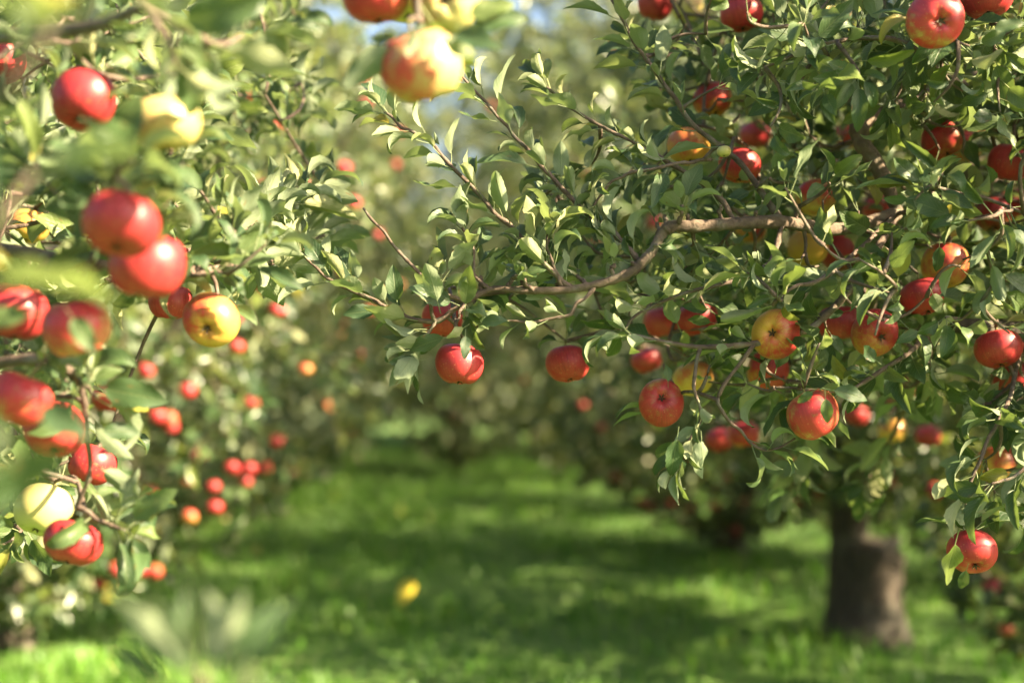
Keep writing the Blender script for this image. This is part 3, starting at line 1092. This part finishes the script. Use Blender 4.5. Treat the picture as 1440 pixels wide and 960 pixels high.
RT.shoot([P(655, 425, 2.1), P(622, 412, 2.09), P(592, 386, 2.09), P(552, 343, 2.09), P(511, 293, 2.09)], .0034, .0016, None)       # bare grey tip
RT.shoot([P(655, 425, 2.1), P(645, 440, 2.08), P(640, 462, 2.07)], .003, .0016, .007, .0, 0.85, tip=5)
RT.shoot([P(612, 452, 2.1), P(600, 470, 2.1), P(585, 490, 2.1)], .003, .0016, .010, .0, 0.9, tip=4)
RT.shoot([P(612, 452, 2.1), P(605, 420, 2.09), P(620, 395, 2.09)], .003, .0016, .012, .2, 0.85, tip=4)
RT.shoot([P(838, 402, 2.1), P(812, 428, 2.09), P(792, 446, 2.09), P(750, 453, 2.09), P(708, 451, 2.09)], .0030, .0014, .04, .3, 0.8)
RT.shoot([P(790, 408, 2.1), P(785, 388, 2.1), P(770, 350, 2.1), P(772, 325, 2.1)], .0030, .0014, .018, .3, 0.85)
RT.shoot([P(690, 407, 2.1), P(668, 385, 2.1), P(665, 350, 2.1), P(650, 320, 2.1)], .0030, .0014, .020, .3, 0.85)
RT.shoot([P(1100, 312, 2.2), P(1080, 370, 2.15), P(1020, 400, 2.12), P(960, 412, 2.12), P(900, 440, 2.12), P(880, 462, 2.12)], .004, .0016, .022, .2, 0.95)
RT.shoot([P(1262, 300, 2.34), P(1200, 400, 2.2), P(1140, 460, 2.14), P(1060, 484, 2.12), P(985, 488, 2.11), P(930, 480, 2.1), P(885, 470, 2.1)], .006, .002, .022, .25, 1.0)
RT.shoot([P(985, 488, 2.11), P(975, 540, 2.08), P(985, 590, 2.08), P(950, 650, 2.08)], .003, .0014, .020, .45, 0.85, droop=0.7)
RT.shoot([P(1060, 484, 2.12), P(1010, 560, 2.1), P(1040, 605, 2.1), P(1075, 632, 2.1), P(1118, 616, 2.1)], .003, .0014, .024, .4, 0.9, droop=0.3)
RT.shoot([P(1330, 455, 2.35), P(1270, 500, 2.2), P(1200, 545, 2.13), P(1150, 548, 2.12), P(1090, 545, 2.12)], .004, .0016, .022, .3, 1.0)
RT.shoot([P(1440, 470, 2.45), P(1420, 560, 2.2), P(1390, 620, 2.12), P(1362, 690, 2.1), P(1362, 738, 2.1)], .004, .0017, .018, .3, 1.0, droop=0.4)
RT.shoot([P(1440, 470, 2.45), P(1460, 600, 2.15), P(1440, 660, 2.1), P(1395, 680, 2.08)], .004, .0017, .020, .3, 1.0)
RT.shoot([P(1360, 130, 2.65), P(1310, 90, 2.3), P(1270, 60, 2.1), P(1200, 55, 2.08), P(1135, 70, 2.08), P(1075, 95, 2.08)], .005, .002, .022, .3, 1.05)
RT.shoot([P(1310, 90, 2.3), P(1345, 30, 2.05), P(1330, -30, 2.02)], .005, .003, .03, .3, 1.05)
RT.shoot([P(1262, 300, 2.34), P(1300, 290, 2.2), P(1350, 270, 2.1), P(1440, 300, 2.05)], .004, .002, .022, .3, 1.05)
RT.shoot([P(1262, 300, 2.34), P(1220, 340, 2.2), P(1160, 390, 2.1), P(1110, 405, 2.08), P(1085, 430, 2.08)], .004, .002, .022, .3, 1.0)
# sprays hanging behind the long branch, and drooping ends in front of the trunk beyond
RT.shoot([P(1262, 300, 2.34), P(1210, 480, 2.6), P(1150, 600, 2.8), P(1110, 690, 2.85)], .005, .0018, .018, .4, 1.0, droop=0.5)
RT.shoot([P(1330, 455, 2.35), P(1280, 560, 2.7), P(1240, 640, 2.9), P(1215, 680, 2.9)], .005, .0018, .018, .4, 1.0, droop=0.5)

# ================================================================== near tree of the sunlit row (trunk outside the frame too)
LT = NearTree('near sunlit apple tree hung with large apples and blurred leaves close by', (-1.87, 2.6, 0))
lb = np.array([-1.87, 2.6, 0])
LT.branch('trunk', [lb + (0, 0, -.06), lb + (0, 0, .3), lb + (.02, -.02, .8), lb + (.05, -.04, 1.2)], 0.15, 0.11, M_TRUNK, 14, 0.05)
LT.branch('limb', [lb + (.04, -.03, 1.1), P(-300, 330, 2.2), P(-40, 345, 1.9), P(130, 372, 1.75), P(260, 385, 1.85), P(330, 372, 2.0)], 0.011, 0.005, M_TWIG, 10, 0.04)
LT.branch('limb', [lb + (.04, -.03, 1.1), P(-350, 120, 2.2), P(-50, 60, 1.75), P(120, 40, 1.5), P(200, 10, 1.4)], 0.011, 0.005, M_TWIG, 10, 0.04)
LT.branch('limb', [lb + (.02, -.02, .85), P(-260, 560, 2.0), P(-60, 520, 1.75), P(60, 505, 1.7), P(110, 530, 1.72)], 0.011, 0.005, M_TWIG, 10, 0.04)
LT.branch('limb', [lb + (0, 0, 1.1), lb + (.5, .2, 1.8), lb + (.9, .3, 2.4), lb + (1.2, .3, 3.0)], 0.06, 0.010, M_TRUNK, 9, 0.04)
LT.branch('limb', [lb + (0, 0, 1.1), lb + (.5, .5, 1.35), lb + (.95, .75, 1.5), lb + (1.3, .85, 1.55)], 0.05, 0.010, M_TRUNK, 9, 0.04)
LT.branch('limb', [lb + (0, 0, 1.1), lb + (-.6, .2, 1.7), lb + (-1.0, .3, 2.4)], 0.06, 0.010, M_TRUNK, 9, 0.04)
LT.branch('limb', [lb + (0, 0, 1.1), lb + (.3, -.8, 1.9), lb + (.9, -1.2, 2.2), lb + (1.5, -1.25, 2.15), P(600, -130, 1.55)], 0.05, 0.008, M_TRUNK, 9, 0.04)
LT.shoot([P(330, 372, 2.0), P(380, 372, 2.15), P(425, 352, 2.3), P(455, 330, 2.4)], .004, .0018, .018, .1, 1.05)
LT.shoot([P(260, 385, 1.85), P(320, 345, 1.95), P(370, 300, 2.1), P(440, 268, 2.3)], .004, .0018, .018, .2, 1.1)
LT.shoot([P(130, 372, 1.75), P(150, 300, 1.55), P(160, 250, 1.42), P(185, 225, 1.38)], .004, .002, .02, .3, 1.1)
LT.shoot([P(60, 505, 1.7), P(110, 535, 1.72), P(120, 600, 1.74), P(125, 660, 1.76), P(110, 712, 1.78)], .0045, .002, .03, .1, 0.95, droop=0.3)
LT.shoot([P(110, 712, 1.78), P(150, 735, 1.76), P(175, 745, 1.75)], .0028, .0018, .03, .3, 1.0, tip=4)
LT.shoot([P(110, 530, 1.72), P(125, 548, 1.7), P(135, 556, 1.7)], .0028, .0018, .012, .2, 1.1, tip=5)
LT.shoot([P(200, 10, 1.4), P(235, 50, 1.38), P(250, 95, 1.38)], .004, .002, .02, .2, 1.1, tip=5)
LT.shoot([P(200, 10, 1.4), P(300, 60, 1.45), P(340, 50, 1.5)], .004, .002, .03, .3, 1.1, tip=3)
# twigs very close to the lens
LT.shoot([P(-350, 120, 2.2), P(-180, 260, 1.2), P(-60, 180, 0.95), P(40, 90, 0.9), P(95, -20, 0.9)], .005, .002, .08, .4, 1.1, tip=3)
LT.shoot([P(-260, 560, 2.0), P(-200, 480, 1.2), P(-80, 440, 0.98), P(-10, 330, 0.93), P(45, 245, .93)], .005, .002, .09, .5, 1.05, tip=2)
LT.shoot([P(-260, 560, 2.0), P(-220, 760, 1.2), P(-110, 760, 0.95), P(-30, 700, .93), P(20, 640, .95)], .005, .002, .09, .5, 1.0, tip=2)
LT.shoot([P(600, -130, 1.55), P(590, -70, 1.54), P(585, -20, 1.54), P(592, 32, 1.53)], .005, .003, .02, .2, 0.9, tip=6)

# ------------------------------------------------------------------ the apples one can point at
# px, py, width px, real size m, (blush, streak, pale green/glare), calyx offset on the disc (or None), tree, label
LG, RG, CG = 'apples of the near sunlit tree', 'apples on the branch over the lane', 'apples hanging in the overhead cluster'
D = None
apples = [
    (118, 140, 90, .074, (.9, .3, .2), D, LT, 'pink apple half hidden by close blurred leaves above the sun-bleached apple pair'),
    (232, 172, 100, .075, (.12, .3, .8), D, LT, 'yellow apple with one side bleached white by the sun'),
    (170, 315, 108, .076, (1.0, .2, .2), D, LT, 'large pinkish red apple with a white glare, hanging highest over a darker twin'),
    (208, 372, 104, .080, (.85, .4, .5), D, LT, 'red apple with a green base tucked under the glaring pink apple'),
    (240, 424, 62, .068, (.95, .3, .3), D, LT, 'small dark red apple squeezed between two larger ones'),
    (108, 460, 97, .076, (.58, .9, .9), D, LT, 'russet green and red apple with a leaf across its face'),
    (297, 450, 79, .074, (.42, .8, .2), (0.0, 0.42), LT, 'orange yellow apple showing its dark calyx and a red patch'),
    (22, 438, 92, .079, (.9, .3, .3), D, LT, 'red apple with a broad blurred leaf lying over its lower half'),
    (40, 318, 58, .070, (.10, .4, .2), D, LT, 'small orange yellow apple deep among leaves beside the glaring pink apple'),
    (28, 560, 92, .075, (.62, .7, .5), D, LT, 'pale green apple behind a blurred leaf, above the pinkish dimpled apple'),
    (77, 602, 87, .075, (.80, .6, .6), (0.15, 0.88), LT, 'pinkish apple with a dent, below sunlit yellow-green leaves'),
    (130, 652, 64, .070, (.75, .3, .4), D, LT, 'small sun-bleached pink apple above the lowest red one'),
    (103, 762, 84, .075, (.80, .4, .5), D, LT, 'lowest red apple on the hanging twig, with a leaf shadow across it'),
    (62, 716, 82, .080, (.05, .2, 1.0), D, LT, 'yellow-green apple peeping out behind the lowest red one'),
    (150, 560, 44, .070, (.7, .3, .4), D, LT, 'small pink apple peering from behind the sunlit yellow-green leaves'),
    (2, 85, 70, .072, (.95, .2, .2), D, LT, 'red apple at the leaf edge beside the close blurred twigs'),
    (592, 92, 115, .086, (.42, .6, .9), D, LT, 'big apple with a blazing white sunlit face under golden leaves'),
    (528, -4, 96, .077, (.70, .8, .4), D, LT, 'rusty red apple of the overhead cluster, on its shaded side'),
    (626, -2, 100, .080, (.40, .6, .9), (0.05, 0.25), LT, 'apple of the overhead cluster showing its calyx, glaring in the sun'),
    (574, -6, 84, .071, (.10, .4, .8), D, LT, 'greenish apple wedged in the middle of the overhead cluster'),
    (646, 511, 71, .075, (1.0, .2, .8), D, RT, 'deep red apple at the outer end of the long branch'),
    (622, 448, 60, .072, (1.0, .2, .3), D, RT, 'red apple wrapped in leaves just above the outermost deep red one'),
    (798, 511, 62, .072, (.92, .2, .5), D, RT, 'lone red apple with a golden lower rim hanging under the bare curve of the branch'),
    (930, 566, 66, .073, (.85, .3, .5), (-0.08, -0.30), RT, 'red apple turned to show its calyx, above a drooping leaf spray'),
    (975, 532, 58, .073, (.30, .5, .3), D, RT, 'orange apple half hidden behind leaves beside the red one showing its calyx'),
    (1080, 521, 58, .073, (.75, .6, .2), D, RT, 'orange red apple tucked beneath the yellow and red patched apple'),
    (1091, 470, 70, .075, (.58, 1., .1), (-0.35, -0.05), RT, 'yellow and red patched apple with its calyx turned sideways'),
    (1180, 453, 60, .073, (1.0, .3, .2), D, RT, 'red apple behind a curled leaf, between two patched apples'),
    (1230, 468, 67, .075, (.78, .7, .1), (0.18, 0.28), RT, 'bright red apple with a yellow patch and a sun fleck near its calyx'),
    (1298, 417, 66, .075, (1.0, .2, .2), D, RT, 'dark crimson apple with a folded leaf against it'),
    (1329, 373, 66, .078, (.45, .8, .1), D, RT, 'red apple banded with yellow and overlapped by a hanging leaf'),
    (1404, 490, 66, .074, (.9, .5, .3), D, RT, 'plain red apple under a bright leafy tuft near the tree end of the low limb'),
    (1143, 582, 73, .076, (.62, 1., .6), D, RT, 'dull red and green apple with a long leaf over its top'),
    (1367, 775, 70, .075, (.86, .5, .6), (0.0, 0.78), RT, 'lone red apple lowest on the drooping spray'),
    (1136, 348, 56, .074, (.02, .4, .1), D, RT, 'golden yellow apple without any red, deep in leaves'),
    (1180, 354, 56, .078, (.85, .6, .1), D, RT, 'red apple side by side with the golden yellow one'),
    (1052, 322, 48, .070, (.45, .8, .1), D, RT, 'small red and yellow apple at the thick end of the bare branch'),
    (1040, 232, 62, .074, (.68, 1., .2), D, RT, 'red apple with a jagged yellow streak, beside a tiny green fruitlet'),
    (968, 206, 60, .073, (.35, .8, .1), D, RT, 'orange yellow and red apple above the tiny green fruitlet'),
    (1002, 140, 56, .073, (.6, .6, .1), D, RT, 'red and orange apple veiled by upright leaves'),
    (1043, 20, 60, .074, (.8, .3, .3), D, RT, 'pink apple with a blown-out white sunlit side'),
    (1315, 28, 80, .078, (.85, .7, .6), (0.0, 0.30), RT, 'large red apple showing its green-rimmed calyx underneath'),
    (1388, -8, 74, .077, (.95, .3, .2), D, RT, 'red apple beside a large brightly sunlit leaf'),
    (1326, 197, 60, .074, (.70, .7, .2), D, RT, 'red apple with a yellow flank behind pointed leaves, next to the thick limb'),
    (1420, 228, 62, .074, (.95, .4, .2), D, RT, 'rich red apple above a pair of duller ones'),
    (1148, 277, 60, .074, (.45, 1., .5), D, RT, 'brownish russet apple under the small withered orange leaf'),
    (1396, 302, 52, .072, (.65, .7, .5), D, RT, 'dull pinkish apple below the rich red one'),
    (1428, 284, 50, .072, (.85, .4, .3), D, RT, 'red apple touching the dull pinkish one'),
    (1232, 290, 42, .070, (.85, .4, .3), D, RT, 'dark apple glimpsed beside the pale pruned limb end'),
    (1424, 532, 56, .073, (1.0, .3, .3), D, RT, 'red apple partly under the plain red one by the low limb'),
    (980, 447, 58, .073, (.95, .3, .3), D, RT, 'rosy apple half covered by two pale leaves'),
    (930, 452, 50, .072, (.95, .3, .3), D, RT, 'rosy apple mostly hidden behind a tall folded leaf'),
    (909, 506, 44, .070, (.95, .3, .4), D, RT, 'small pinkish apple peeping above the red one showing its calyx'),
    (922, 4, 52, .073, (.95, .3, .3), D, RT, 'dark red apple in the crown top beside a slanting shoot'),
    (965, 8, 46, .071, (.2, .5, .8), D, RT, 'brownish green apple in the crown top'),
    (1062, 190, 44, .071, (.95, .3, .3), D, RT, 'dim red apple sunk behind the streaked one'),
    (1192, 190, 40, .070, (.95, .3, .3), D, RT, 'dim red apple behind the crook of the thick limb'),
    (1358, 205, 46, .072, (.6, .6, .3), D, RT, 'dull orange apple in shade behind the yellow-flanked one'),
    (1012, 618, 40, .072, (.95, .3, .3), D, RT, 'small pink apple under a leaf at the drooping spray'),
    (1046, 610, 44, .072, (.75, .5, .3), D, RT, 'faint orange apple behind the drooping spray'),
    (1255, 606, 42, .073, (.2, .4, .2), D, RT, 'blurred yellow and pink apple in the dark gap below the crown'),
    (1305, 612, 36, .073, (1.0, .3, .3), D, RT, 'blurred crimson apple in the dark gap below the crown'),
    (1204, 582, 36, .072, (.9, .3, .3), D, RT, 'blurred pale red apple behind the dull red and green one'),
    (1402, 652, 56, .073, (.5, .7, .2), D, RT, 'orange apple buried in the drooping spray above the lowest red one'),
]
spurs = []
for px, py, wpx, real, (am, stq, gr), cal, T, label in apples:
    d = real * FPX / wpx
    p = P(px, py, d)
    if cal is None:
        down = np.array([RNG.normal() * 0.22, RNG.normal() * 0.22 - 0.12, -1])
    else:
        dx, dy = cal
        down = np.array([dx, -math.sqrt(max(0.02, 1 - dx * dx - dy * dy)), -dy])
    grp = CG if (T is LT and px > 480) else (LG if T is LT else RG)
    am = am - 0.07 if T is RT else am
    ao, top = place_apple(p, real, down, am, stq, gr, label, grp, turn=(-1.0, -0.55, 0.2) if grp == CG else None)  # cluster: red turned away from the sun, pale ground painted in for sunlit glare
    apple_discs.append((px, py, wpx / 2, d))
    spurs.append((T, np.array(top), real, wpx))
# the tiny green fruitlet
fo, ftop = place_apple(P(1018, 213, 2.15), .021, (0, -.2, -1), 0.0, .2, .9, 'tiny green unripe fruitlet between two red apples', RG)
spurs.append((RT, np.array(ftop), .021, 18))
for T, top, real, wpx in spurs:
    T.spur(top, 6 if wpx > 50 else 4, 1.0)

# fill: the leafy body of the two near trees
dense = [(950, -120), (1600, -120), (1600, 540), (1300, 540), (1180, 560), (1040, 560), (930, 520), (900, 440), (1000, 330), (960, 220), (880, 60), (870, -120)]
fill(RT, targets_in(dense, 2.15, 2.75, 400))
fill(RT, targets_in([(1040, -60), (1600, -60), (1600, 520), (1060, 500), (980, 400)], 2.7, 3.6, 260), 0.022, 1.05)
fill(RT, targets_in([(1000, 0), (1460, 0), (1460, 520), (1060, 500)], 1.98, 2.12, 42))
fill(RT, targets_in([(690, 300), (900, 180), (1000, 330), (900, 470), (760, 480), (660, 440)], 2.18, 2.5, 34), .026, .95)
fill(RT, targets_in([(1330, 540), (1500, 540), (1500, 740), (1370, 730)], 2.05, 2.5, 26))
# the part of the crown beside and above the frame
q = unit(RNG.normal(size=(900, 3)))
rad = RNG.random(900) ** 0.4
tg = np.column_stack([1.75 + q[:, 0] * rad * 1.5, 2.85 + q[:, 1] * rad * 1.5, 1.95 + q[:, 2] * rad * 1.35])
x_, y_, z_ = proj(tg)
tg = tg[((x_ > 1500) | (y_ < -80)) & (tg[:, 1] > 1.35)]
fill(RT, tg, 0.026, 1.1)

fill(LT, targets_in([(-60, 250), (300, 250), (400, 290), (380, 400), (240, 400), (-60, 420)], 1.75, 2.4, 46), .022, 1.05)
fill(LT, targets_in([(-60, -60), (260, -60), (300, 120), (280, 260), (-60, 280)], 1.5, 2.3, 50), .022, 1.05)
fill(LT, targets_in([(-60, -80), (420, -80), (470, 240), (440, 330), (300, 420), (-60, 420)], 2.5, 3.9, 130), .022, 1.1)
fill(LT, targets_in([(-80, 480), (40, 480), (90, 520), (60, 780), (-80, 800)], 1.75, 2.3, 22), .022, 1.0)
q = unit(RNG.normal(size=(500, 3)))
rad = RNG.random(500) ** 0.4
tg = np.column_stack([-1.9 + q[:, 0] * rad * 1.4, 2.8 + q[:, 1] * rad * 1.4, 2.0 + q[:, 2] * rad * 1.3])
x_, y_, z_ = proj(tg)
tg = tg[((x_ < -60) | (y_ < -80)) & (tg[:, 1] > 1.2)]
fill(LT, tg, 0.026, 1.1)

# leaves that lie across or beside particular apples
for T, b_, t_, dd_, fc in (
        (LT, (92, 432), (132, 492), 1.44, 1), (LT, (60, 440), (-25, 452), 1.36, 1), (LT, (170, 742), (212, 800), 1.72, 1), (LT, (172, 742), (240, 690), 1.73, 1), (LT, (165, 735), (190, 655), 1.74, -1),
        (LT, (118, 540), (172, 516), 1.68, 1), (LT, (126, 606), (196, 606), 1.70, 1), (LT, (120, 556), (150, 480), 1.72, -1), (LT, (40, 560), (118, 610), 1.2, 1),
        (LT, (566, 50), (487, 118), 1.48, -1), (LT, (570, 48), (520, 60), 1.48, 1), (LT, (620, 44), (700, 60), 1.48, 1), (LT, (640, 38), (738, 22), 1.5, 1), (LT, (610, 46), (672, 82), 1.46, -1), (LT, (590, 34), (572, 82), 1.46, -1), (LT, (640, 30), (722, 2), 1.5, 1),
        (RT, (655, 462), (654, 503), 2.05, 1), (RT, (660, 455), (628, 478), 2.06, -1), (RT, (665, 456), (712, 448), 2.06, 1), (RT, (640, 470), (575, 490), 2.08, 1), (RT, (600, 505), (545, 512), 2.1, 1), (RT, (610, 485), (556, 480), 2.1, -1),
        (RT, (620, 440), (600, 370), 2.08, -1), (RT, (652, 448), (662, 368), 2.08, 1), (RT, (560, 440), (552, 372), 2.1, 1), (RT, (545, 436), (484, 440), 2.1, 1), (RT, (505, 408), (490, 350), 2.1, -1), (RT, (466, 392), (428, 330), 2.1, 1),
        (RT, (1322, 335), (1318, 382), 2.15, 1), (RT, (1306, 402), (1328, 446), 2.15, -1), (RT, (1160, 548), (1164, 596), 2.02, 1), (RT, (1150, 545), (1122, 566), 2.02, 1), (RT, (1196, 436), (1158, 446), 2.2, 1), (RT, (1156, 545), (1222, 560), 2.03, 1),
        (RT, (940, 545), (938, 512), 2.12, 1), (RT, (960, 470), (930, 410), 2.2, -1), (RT, (1005, 440), (962, 428), 2.2, 1), (RT, (1010, 455), (968, 448), 2.2, 1), (RT, (1350, 745), (1325, 820), 2.08, 1), (RT, (1362, 792), (1350, 830), 2.1, 1),
        (RT, (1385, 45), (1440, 30), 1.9, 1), (RT, (1240, 512), (1206, 486), 2.1, 1), (RT, (1300, 462), (1262, 480), 2.1, 1), (RT, (955, 600), (944, 668), 2.07, 1), (RT, (985, 605), (990, 660), 2.07, -1)):
    T.lone_leaf(b_, t_, dd_, fc, RNG.normal() * 0.015)

RT.finish(300)
LT.finish(300)

# ------------------------------------------------------------------ apples of the trees behind (too blurred to show parts)
far_px = [(205, 521), (262, 673), (300, 684), (325, 656), (345, 676), (372, 658), (408, 664), (302, 713), (318, 735), (357, 770), (268, 794), (291, 799), (218, 803), (437, 694), (461, 690), (405, 690), (345, 760), (140, 820), (165, 800),
          (390, 436), (492, 606), (530, 626), (497, 285), (560, 186), (622, 224), (738, 628), (738, 535), (700, 640), (768, 658), (800, 670), (866, 670), (913, 711), (825, 240), (835, 336), (920, 312), (1048, 707), (1035, 745), (1018, 668),
          (1005, 690), (1110, 652), (1243, 662), (1395, 826), (1327, 884), (1416, 884), (1376, 943), (1315, 690), (690, 150), (505, 500), (480, 470), (560, 400), (430, 520), (455, 560), (240, 600), (390, 620), (280, 640), (675, 560), (845, 600), (640, 590), (1075, 760), (960, 640)]
labels_far = {}
rngf = np.random.default_rng(5)


def ray_hit(px, py):
    dirv = unit(P(px, py, 1.0) - CAMP)
    best = None
    for i, (x, y, cz, r, hz) in enumerate(CROWNS):
        o_ = (CAMP - np.array([x, y, cz])) / np.array([r, r, hz])
        v_ = dirv / np.array([r, r, hz])
        A, B, C = v_ @ v_, 2 * o_ @ v_, o_ @ o_ - 1.04
        disc = B * B - 4 * A * C
        if disc > 0:
            t = (-B - math.sqrt(disc)) / (2 * A)
            if t > 3 and (best is None or t < best[0]):
                best = (t, i)
    return (CAMP + dirv * best[0], best[1]) if best else None


tree_tags = ['the tree with the sawn-off stump', 'the slender young tree beside the stump', 'the shaded tree next beyond the stump', 'the shaded tree second beyond the stump', 'the shaded tree third beyond the stump', 'the sunlit tree with the pale trunk',
             'the sunlit tree next beyond the pale trunk', 'the sunlit tree second beyond the pale trunk', 'the sunlit tree third beyond the pale trunk', 'the dark low tree behind the stump']
for i in range(62):
    far_px.append((rngf.uniform(180, 560), rngf.uniform(100, 800)) if i % 3 else (rngf.uniform(640, 1400), rngf.uniform(500, 720)))
nfar = 0
for px, py in far_px:
    h = ray_hit(px, py)
    if h is None:
        continue
    p, i = h
    if p[2] < 0.15:
        continue
    tt = tree_tags[i] if i < len(tree_tags) else 'a distant tree where the lane narrows'
    place_apple(p, rngf.uniform(.056, .068), (rngf.normal() * .3, rngf.normal() * .3, -1), rngf.choice([.95, .95, .85, .6, .4]), .4, .3, 'blurred apple hanging in the crown of ' + tt, 'apples of ' + tt, near=False)
    nfar += 1
print('FAR APPLES', nfar)

# ------------------------------------------------------------------ young shoot close to the lens, fallen leaf
ys_root = bpy.data.objects.new('young_shoot', None)
col.objects.link(ys_root)
sb = P(285, 985, 0.94)
ys_root.location = (sb[0], sb[1], 0)
ys_root['label'] = 'young apple shoot with pale upright leaves, very blurred, standing in the grass'
ys_root['category'] = 'shoot'
base = np.array([sb[0], sb[1], 0.0])
sl2 = smooth_line([(0.02, .01, -0.03), (0.03, 0.0, 0.4), (0.01, 0.01, 0.8), (0, 0, sb[2]), (0.0, 0, sb[2] + 0.02)], 6)
v, f = tube(sl2, np.linspace(0.006, 0.002, len(sl2)), 7, 0.02)
obj('stem', mesh_from('stem', v, f, M_TWIG), ys_root)
yl = Leaves()
YOUNG_ME = []
for k_ in (0, 6, 3):
    v_, f_, u_ = HERO[k_]
    YOUNG_ME.append(mesh_from('leaf', v_ * np.array([0.8, 1, 1]), f_, M_LEAF_YOUNG, u_, np.zeros(len(v_))))
for (bx, by), (tx, ty), dz_, fc in (((270, 965), (172, 838), .02, -1), ((285, 960), (262, 826), -.01, 1), ((296, 962), (300, 832), .03, -1), ((300, 968), (405, 842), .0, 1), ((262, 985), (158, 905), .03, 1), ((310, 985), (372, 930), -.03, -1), ((280, 962), (222, 832), .0, -1), ((292, 965), (340, 838), .02, -1)):
    a_, b_ = P(bx, by, 0.94), P(tx, ty, 0.94 + dz_)
    yl.add(a_ - base, b_ - a_, -FWD * fc + UPV * 0.3 + RGT * RNG.normal() * 0.5, np.linalg.norm(b_ - a_) / 0.086)
leaves_on(sl2[8:], yl, 0.05, 0, 0.9, tip=0)
p, d, n, s = yl.arrays()
xa = np.cross(d, n)
for i in range(len(p)):
    o = obj('leaf', YOUNG_ME[i % 3], ys_root)
    o.matrix_local = Matrix.Translation(Vector(p[i])) @ Matrix((Vector(xa[i]), Vector(d[i]), Vector(n[i]))).transposed().to_4x4() @ Matrix.Scale(float(s[i]), 4)

v, f, uv = leaf_geo(length=0.10, width=0.06, fold=0.5, curl=0.8, seed=4)
fl = obj('fallen_leaf', mesh_from('fallen_leaf', v, f, M_YELLOW, uv), label='fallen yellow leaf caught upright in the grass of the lane', cat='leaf')
gp = P(585, 850, 6.9)
fl.location = (gp[0], gp[1], 0.21)
fl.scale = (1.5, 1.5, 1.5)
fl.rotation_euler = (math.radians(-75), math.radians(28), math.radians(8))
